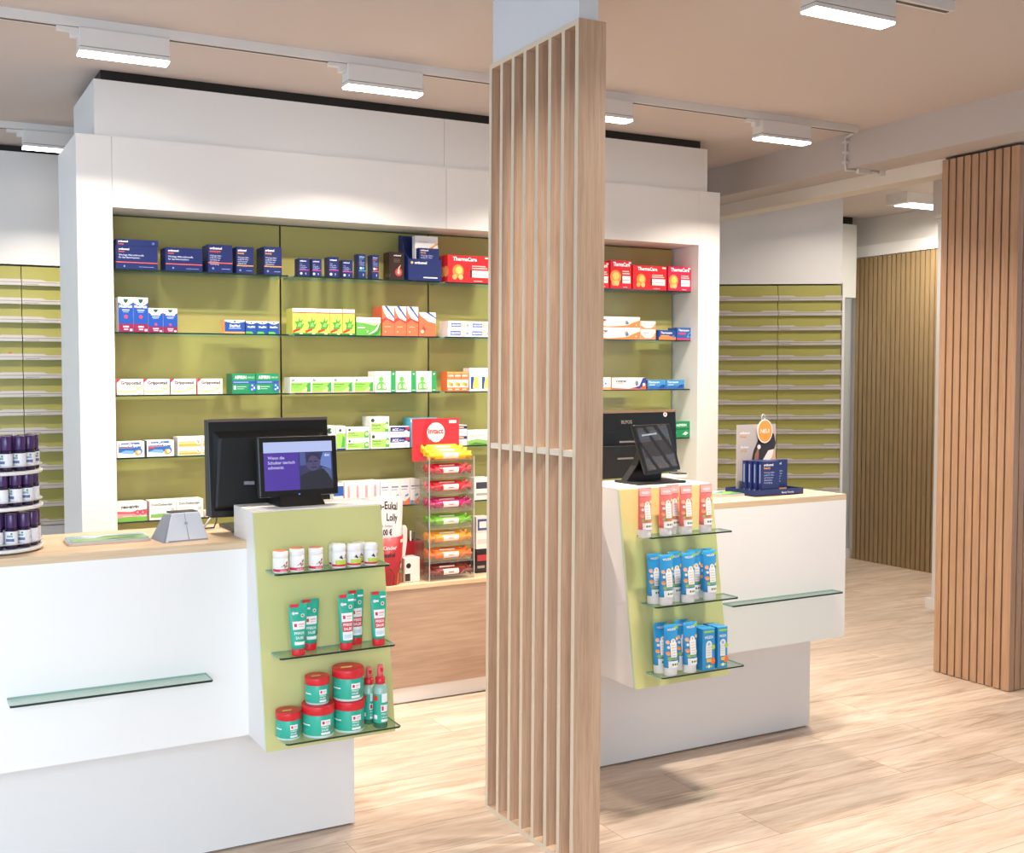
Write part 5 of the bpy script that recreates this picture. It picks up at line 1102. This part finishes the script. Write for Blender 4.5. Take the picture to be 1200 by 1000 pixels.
def disc(r, y, mat, th):
    mb = m; n = 24; po = [(rx_*r*math.cos(2*PI*i/n), rz2*r*math.sin(2*PI*i/n)) for i in range(n)]
    mb.prism(po, lambda a, b, tt: (nd.x-x_0+a, tt, nd.z-ZT+b), y-y_0+th, y-y_0, mat)
disc(1, nd.y, M('#f2ece6', .4), .002); disc(.9, nd.y-.0005, M('#f09a3c', .4), .0005)
mp = flat((nd.x-rx_, nd.y-.0008, nd.z-rz2), (1, 0, 0), (0, 0, 1), (0, -1, 0), 2*rx_, 2*rz2)
mp2 = lambda a, b, e: mp(a, b, e)-Vector((x_0, y_0, ZT))
m.art([('t', 'NEU!', .5, .43, .17, '#f8f0e4', .68, 'c', 1)], mp2, 2*rx_, 2*rz2)
m.build('round_tag', t)
m = MB(); lp = [(nd.x-x_0+.008*math.cos(q)-.006, nd.y-y_0+.004, nd.z-ZT+rz2+.006+.014*math.sin(q)) for q in [2*PI*i/16 for i in range(17)]]
m.tube(lp, .0016, clear('loop', '#eeeeee', .05, .5), 6); m.build('hanging_loop', t)
gn = 'navy cartons in the tray on the right counter'
bo = [('t', 'orthomol', .1, .86, .07, '#ffffff', .6, 'l', 1.5), ('t', 'beauty', .1, .77, .07, '#f0a04a', .7, 'l', 1.5)]+[('t', s_, .1, .64-i*.075, .05, '#aab6df', .8, 'l', .4) for i, s_ in enumerate(L5)]+[('r', .06, .1, .94, .15, '#e8a04c')]
so = [('r', .3, .35, .6, .9, '#8f9fd0'), ('r', .4, .1, .6, .16, '#8f9fd0')]
bx0 = U(890.5, 558, Y=y_0+.02).x; bx1 = U(913, 558, Y=y_0+.02).x; bw = bx1-bx0; bhh = U(900, 540.5, Y=y_0+.02).z-ZT-.004
mk_ = carton('', bw*.9, bhh, .019, bo, NAVY, sart=so)
o = mk_.build('medicine_carton', None, loc=((bx0+bx1)/2, y_0+.014, ZT+.0035)); tag(o, 'navy carton with orange line in front in the tray on the right counter', 'medicine box', gn)
for i in range(3): dup(o, ((bx0+bx1)/2-.006*(i+1), y_0+.014+.0215*(i+1), ZT+.0035), 'navy carton in the tray on the right counter, %s behind the front one' % ['first', 'second', 'third'][i])
bx2 = U(919.5, 556, Y=y_0+.05).x; dup(o, (bx2-bw*.45+.014, y_0+.05, ZT+.0035), 'navy carton half hidden at the right in the tray on the right counter')
bpy.data.objects[o.name].location.x = (bx0+bx1)/2

# ------------------------------------------------------------------ on the low cabinet: candy tower, lolly bucket, scanner stand
yf = YD+.012
fx0, fx1 = U(503, 680, Y=yf).x, U(556, 676, Y=yf).x
TWd = fx1-fx0; TD = .145
t = thing('candy_tower', 'tall clear acrylic tower of candy rolls with red sign on the low oak cabinet', 'candy display', (fx0, yf, ZD)); o_ = (fx0, yf, ZD)
HT = U(530, 541, Y=yf).z-ZD; nT = 7; pit = HT/nT
for xx in (0, TWd-.003):
    m = MB(); m.box(xx, xx+.003, 0, TD, 0, HT+.02, ACRYL); m.build('side_panel', t)
m = MB(); m.box(.0032, TWd-.0032, TD-.003, TD, 0, HT+.05, ACRYL); m.build('back_panel', t)
for i in range(nT):
    z = pit*i+.003
    m = MB(); m.hexa([(.0032, .002, z), (TWd-.0032, .002, z), (TWd-.0032, TD-.004, z+.035), (.0032, TD-.004, z+.035), (.0032, .002, z+.003), (TWd-.0032, .002, z+.003), (TWd-.0032, TD-.004, z+.038), (.0032, TD-.004, z+.038)], ACRYL)
    m.prism([(.0032, z+.0032), (TWd-.0032, z+.0032), (TWd-.0032, z+.040), (TWd*.78, z+.040), (TWd*.68, z+.018), (TWd*.32, z+.018), (TWd*.22, z+.040), (.0032, z+.040)], lambda a, b, tt: (a, tt, b), .002, -.0005, ACRYL, AEDGE)
    m.build('tier_tray', t)
m = MB()
for xx in (.0015, TWd-.0015): m.box(xx-.0018, xx+.0018, -.0012, .0012, 0, HT+.02, AEDGE)
m.build('edge_strip', t)
sx0, sx1, sz0, sz1 = U(483, 520, Y=yf+.10).x, U(538, 520, Y=yf+.10).x, U(486, 541, Y=yf+.10).z, U(510, 490.5, Y=yf+.10).z
m = MB(); m.box(sx0-fx0, sx1-fx0, .10, .1025, sz0-ZD, sz1-ZD, M('#d8303a', .4)); mp, W, H = front(sx0-fx0, sx1-fx0, .10, sz0-ZD, sz1-ZD)
sm = [(.5+.17*math.cos(q)*H/W, .62+.19*math.sin(q)) for q in [math.radians(200+14*i) for i in range(11)]]
m.art([('p', [(.3, 1), (.42, 1), (.3, .6), (.36, .1), (.26, .1), (.2, .6)], '#b8242e'), ('c', .5, .67, .235, '#f2ece6'), ('t', 'intact', .5, .64, .13, '#d8303a', .56, 'c', 2), ('p', sm+[(a, b-.035) for a, b in sm[::-1]], '#d8303a'), ('t', 'Traubenzucker', .5, .32, .06, '#f8e4e0', .42, 'c', 1.4), ('r', .78, .88, .94, .95, '#f6dcd8')], mp, W, H)
m.build('header_sign', t)
cols = [('#7c2a20', 'brown-red'), ('#e8742c', 'orange'), ('#ef9a34', 'light orange'), ('#6fae2c', 'green'), ('#b82060', 'magenta'), ('#c8202c', 'red'), ('#b8182c', 'dark red'), ('#f0c22c', 'yellow')]
lev = ['bottom', 'second', 'third', 'fourth', 'fifth', 'sixth', 'seventh', 'top']
def candy(col, loc, label, L):
    t = thing('candy_roll', label, 'candy roll', loc, 0, 'candy rolls in the acrylic tower')
    r = .0185; m = MB(); mt = M(col, .25); prof = []
    def ring(x, rr, fl_=0): return [(x, rr*math.cos(2*PI*k/12)*(1+fl_*.35*(-1)**k), rr*math.sin(2*PI*k/12)*(1+fl_*.35*(-1)**k)) for k in range(12)]
    b = L*.36
    m.loft([ring(-b, r*.9), ring(-b*.96, r), ring(b*.96, r), ring(b, r*.9)], mt); m.build('roll', t)
    for sg in (-1, 1):
        m = MB()
        rg = [ring(sg*b*1.0, r*.85), ring(sg*(b+L*.04), r*.45), ring(sg*(b+L*.13), r*.95, 1)]
        if sg < 0: rg = rg[::-1]
        m.loft(rg, mt); m.build('twisted_end', t)
    m = MB(); f_ = wrap(r+.0004, -b*.55, b*.55, 1.5)
    mp = lambda a, c, e: Vector((-b*.5+a*b, -(r+e+.0003)*math.cos((c-.5)*1.5), (r+e+.0003)*math.sin((c-.5)*1.5)))
    mm = M('#f0e6dc', .35)
    for k in range(4): m.face([mp(0, k/4, 0), mp(1, k/4, 0), mp(1, (k+1)/4, 0), mp(0, (k+1)/4, 0)], mm)
    m.art([('t', 'intact', .5, .36, .3, col, .6, 'c', 1.6)], mp, b, r*1.5); m.build('label', t)
    return t
for i in range(8):
    col, cn = cols[i]; z = pit*i+.006 if i < 7 else pit*6+.09
    if i == 7: z = HT+.0
    if i == 6: z = pit*6+.006
    rows = 3 if i in (7,) else 2
    proto = None
    for k in range(rows):
        yy = .024+k*.0385; zz = z+.0185+.0075+yy*.205
        if i == 7: zz = HT+.018+yy*.35
        loc = (fx0+TWd/2, yf+yy, ZD+zz)
        lab = '%s candy roll, %s one on the %s level of the acrylic tower' % (cn, ['front', 'second', 'back'][k], lev[i])
        if proto is None: proto = candy(col, loc, lab, TWd*.93)
        else: dup(proto, loc, lab)
m = MB(); z = HT+.004; m.hexa([(.0032, .002, z), (TWd-.0032, .002, z), (TWd-.0032, TD-.004, z+.057), (.0032, TD-.004, z+.057), (.0032, .002, z+.002), (TWd-.0032, .002, z+.002), (TWd-.0032, TD-.004, z+.059), (.0032, TD-.004, z+.059)], ACRYL)
m.build('tier_tray', t)
# lolly bucket
yb_ = YD+.097
bxc = U(447, 690, Y=yb_).x; s = ppm((bxc, yb_, .6)); rt = 26/s; hb = U(450, 627, Y=yb_).z-ZD
t = thing('lolly_bucket', 'red printed lolly bucket half hidden behind the left console', 'bucket', (bxc, yb_, ZD))
m = MB(); m.lathe([(rt*.86, 0), (rt*.88, .003), (rt*.99, hb)], M('#9c2029', .35), n=32)
mpw = lambda a, c, e: Vector(((rt*(.88+.11*c)+e+.0006)*math.cos(-PI/2+(a-.5)*2.8), (rt*(.88+.11*c)+e+.0006)*math.sin(-PI/2+(a-.5)*2.8), .003+(hb-.003)*c))
art = [('r', .72, .87, .92, .94, '#f2dcd8'), ('t', 'Kinder', .36, .75, .085, '#f6ece8', .36, 'l', .8), ('t', 'Em-eukal', .22, .60, .09, '#3a2a2e', .62, 'l', 1.8), ('p', [(0, .3), (.5, .38), (.98, .62), (.98, .5), (.5, .3), (0, .22)], '#e8746c'), ('p', [(.3, .0), (.34, .3), (.5, .36), (.6, .2), (.58, 0)], '#7a1c28'), ('c', .78, .42, .07, '#5a3424'), ('c', .78, .38, .055, '#d89878'), ('p', [(.66, .0), (.68, .24), (.78, .32), (.92, .24), (.9, .0)], '#d8a83c'), ('p', [(.7, .26), (.8, .3), (.86, .24), (.78, .2)], '#4a8a4c')]
m.art(art, mpw, rt*2.6, hb, 8); m.build('bucket', t)
# rolled paper sign standing in the bucket
m = MB(); n = 14; z0, z1 = hb*.55, U(450, 577, Y=yb_).z-ZD
R_ = rt*.93; sp = 3.3
fr = lambda a, c, e: Vector(((R_-.004+.012*max(c, 0)+e)*math.cos(-PI/2+(a-.5)*sp), (R_-.004+e)*math.sin(-PI/2+(a-.5)*sp), z0+(z1-z0)*c-.05*abs(a-.45)*c))
pm = M('#e6dedd', .6)
for i in range(n):
    a0, a1 = i/n, (i+1)/n
    m.face([fr(a0, 0, 0), fr(a1, 0, 0), fr(a1, 1, 0), fr(a0, 1, 0)], pm, True)
    m.face([fr(a0, 1, -.0008), fr(a1, 1, -.0008), fr(a1, 0, -.0008), fr(a0, 0, -.0008)], pm, True)
    m.face([fr(a0, 1, 0), fr(a1, 1, 0), fr(a1, 1, -.0008), fr(a0, 1, -.0008)], pm)
INK = M('#2a2628', .6)
m.art([('t', 'Em-Eukal', .27, .78, .12, INK, .36, 'l', 1.4), ('t', 'Lolly', .455, .60, .12, INK, .18, 'l', 1.4), ('t', '(versch. Sorten)', .3, .5, .05, '#8a8084', .24, 'l', .6), ('t', '1,00 \u20ac', .36, .38, .12, INK, .18, 'l', 1.8)], fr, R_*sp, z1-z0)
tag(m.build('paper_sign', None, loc=(bxc, yb_, ZD)), 'curved white paper sign with black writing standing in the red lolly bucket', 'paper sign')
# white device beside the bucket
yk = YD+.045
a_ = U(471, 680, Y=yk).x; b_ = U(489, 676, Y=yk).x; h0 = U(480, 654, Y=yk).z-ZD
t = thing('scanner_dock', 'small white dock with upright rounded arm between bucket and candy tower', 'scanner dock', ((a_+b_)/2+.014, yk, ZD)); w = b_-a_
CR = M('#e4d8cf', .4)
m = MB(); m.box(-w/2, w/2, 0, .07, 0, h0, CR); mp, W, H = front(-w/2, w/2, 0, 0, h0); m.art([('c', .25, .68, .11, '#2a2422'), ('r', .02, .06, .36, .36, '#3a2c28')], mp, W, H); m.build('body', t, bevel=.003)
za = U(474, 615, Y=yk+.05).z-ZD
m = MB(); m.prism([(-w/2-.004, h0), (-w/2+.018, h0), (-w/2+.028, h0+(za-h0)*.45), (-w/2+.030, za*.93), (-w/2+.022, za), (-w/2+.004, za*.98), (-w/2, h0+(za-h0)*.5)], lambda a, c, tt: (a, tt, c), .062, .03, CR); m.build('arm', t, bevel=.004, seg=2)
# red pen box
yp_ = YD+.19
a_ = U(474, 660, Y=yp_).x; b_ = U(497, 660, Y=yp_).x; h0 = U(485, 634, Y=yp_).z-ZD
t = thing('pen_box', 'red open box with pens behind the white dock', 'box', ((a_+b_)/2, yp_, ZD)); w = b_-a_
RB = M('#b8202c', .4)
m = MB(); m.box(-w/2, w/2, 0, .07, 0, .003, RB); m.box(-w/2, w/2, 0, .003, .003, h0, RB); m.box(-w/2, w/2, .067, .07, .003, h0, RB); m.box(-w/2, -w/2+.003, .003, .067, .003, h0, RB); m.box(w/2-.003, w/2, .003, .067, .003, h0, RB); m.build('box', t)
for i, (pc, nm2) in enumerate([('#c8303a', 'red'), ('#f0ece8', 'white'), ('#3a3c44', 'dark')]):
    xx = (a_+b_)/2-w*.3+w*.25*i; m = MB(); m.tube([(xx, yp_+.03, ZD+.005), (xx+.012-.008*i, yp_+.035, ZD+h0+.05-.008*i)], .0045, M(pc, .4)); tag(m.build('pen', None), '%s pen standing in the red box behind the white dock' % nm2, 'pen')
# small packs between tower and fin screen
yy = YD+.10
for (p0, p1, pt, pb, base, art, lab) in [(558, 572, 644, 672, '#1c1614', [('r', .1, .5, .9, .75, '#b8343a'), ('r', .1, .2, .7, .3, '#a89a90')], 'black pack with red panel between the candy tower and the fin screen')]:
    a = U(p0, 660, Y=yy).x; b = U(p1, 660, Y=yy).x; h = U(p0, pt, Y=yy).z-ZD
    tag(carton('', b-a, h, .05, art, base).build('medicine_carton', None, loc=((a+b)/2, yy, ZD)), lab, 'medicine box'); hp = h
a = U(558, 650, Y=yy).x; b = U(573, 650, Y=yy).x
h1 = U(560, 625, Y=yy).z-ZD
tag(carton('', b-a, h1-hp-.0005, .05, [('r', .1, .3, .9, .6, '#d8d0c8')], '#eee8e2').build('medicine_carton', None, loc=((a+b)/2, yy, ZD+hp+.0004)), 'flat white pack on the black pack beside the fin screen', 'medicine box')
h2 = U(560, 606, Y=yy).z-ZD
tag(carton('', b-a, h2-h1-.0005, .05, [('r', .12, .15, .88, .85, '#3c4c84'), ('r', .25, .3, .8, .7, '#e8e2dc')], '#ddd6d0').build('medicine_carton', None, loc=((a+b)/2, yy, ZD+h1+.0002)), 'white pack with blue frame topmost beside the fin screen', 'medicine box')
# red dot on the left drawers
p = U(12, 415.5, Y=yl-.0015); m = MB(); m.lathe([(.0115, 0), (.011, .001)], M('#e03428', .5), n=18); m.v = [(a, -c, b) for a, b, c in m.v]
tag(m.build('round_sticker', None, loc=(p.x, yl, p.z)), 'round red sticker on a drawer of the left cabinet', 'sticker')

# ------------------------------------------------------------------ daylight and picture settings
w = bpy.data.worlds.new('daylight'); S.world = w; w.use_nodes = True
bg = w.node_tree.nodes['Background']; bg.inputs['Color'].default_value = (.60, .79, 1, 1); bg.inputs['Strength'].default_value = 1.8
for (loc, rot, sx, sy) in [((-1.0, -1.28, 1.3), (math.radians(90), 0, 0), 3.1, 2.4), ((-2.58, 2.3, 1.3), (math.radians(90), 0, math.radians(-90)), 7.0, 2.5)]:
    ld = bpy.data.lights.new('window_daylight', 'AREA'); ld.shape = 'RECTANGLE'; ld.size = sx; ld.size_y = sy; ld.cycles.is_portal = True
    lo = bpy.data.objects.new('window_daylight', ld); C.objects.link(lo); lo.location = loc; lo.rotation_euler = rot
ld = bpy.data.lights.new('shop_window_daylight', 'AREA'); ld.shape = 'RECTANGLE'; ld.size = 3.0; ld.size_y = 1.9; ld.energy = 78; ld.color = (.76, .88, 1); ld.spread = math.radians(110)
lo = bpy.data.objects.new('shop_window_daylight', ld); C.objects.link(lo); lo.location = (-1.0, -1.34, 1.5); lo.rotation_euler = (math.radians(58), 0, math.radians(0))
S.view_settings.view_transform = 'Standard'; S.view_settings.look = 'None'; S.view_settings.gamma = 1; S.view_settings.use_curve_mapping = False
S.view_settings.exposure = 0.0
S.cycles.use_denoising = True
S.cycles.max_bounces = 10; S.cycles.transparent_max_bounces = 24; S.cycles.diffuse_bounces = 5
S.cycles.sample_clamp_indirect = 4
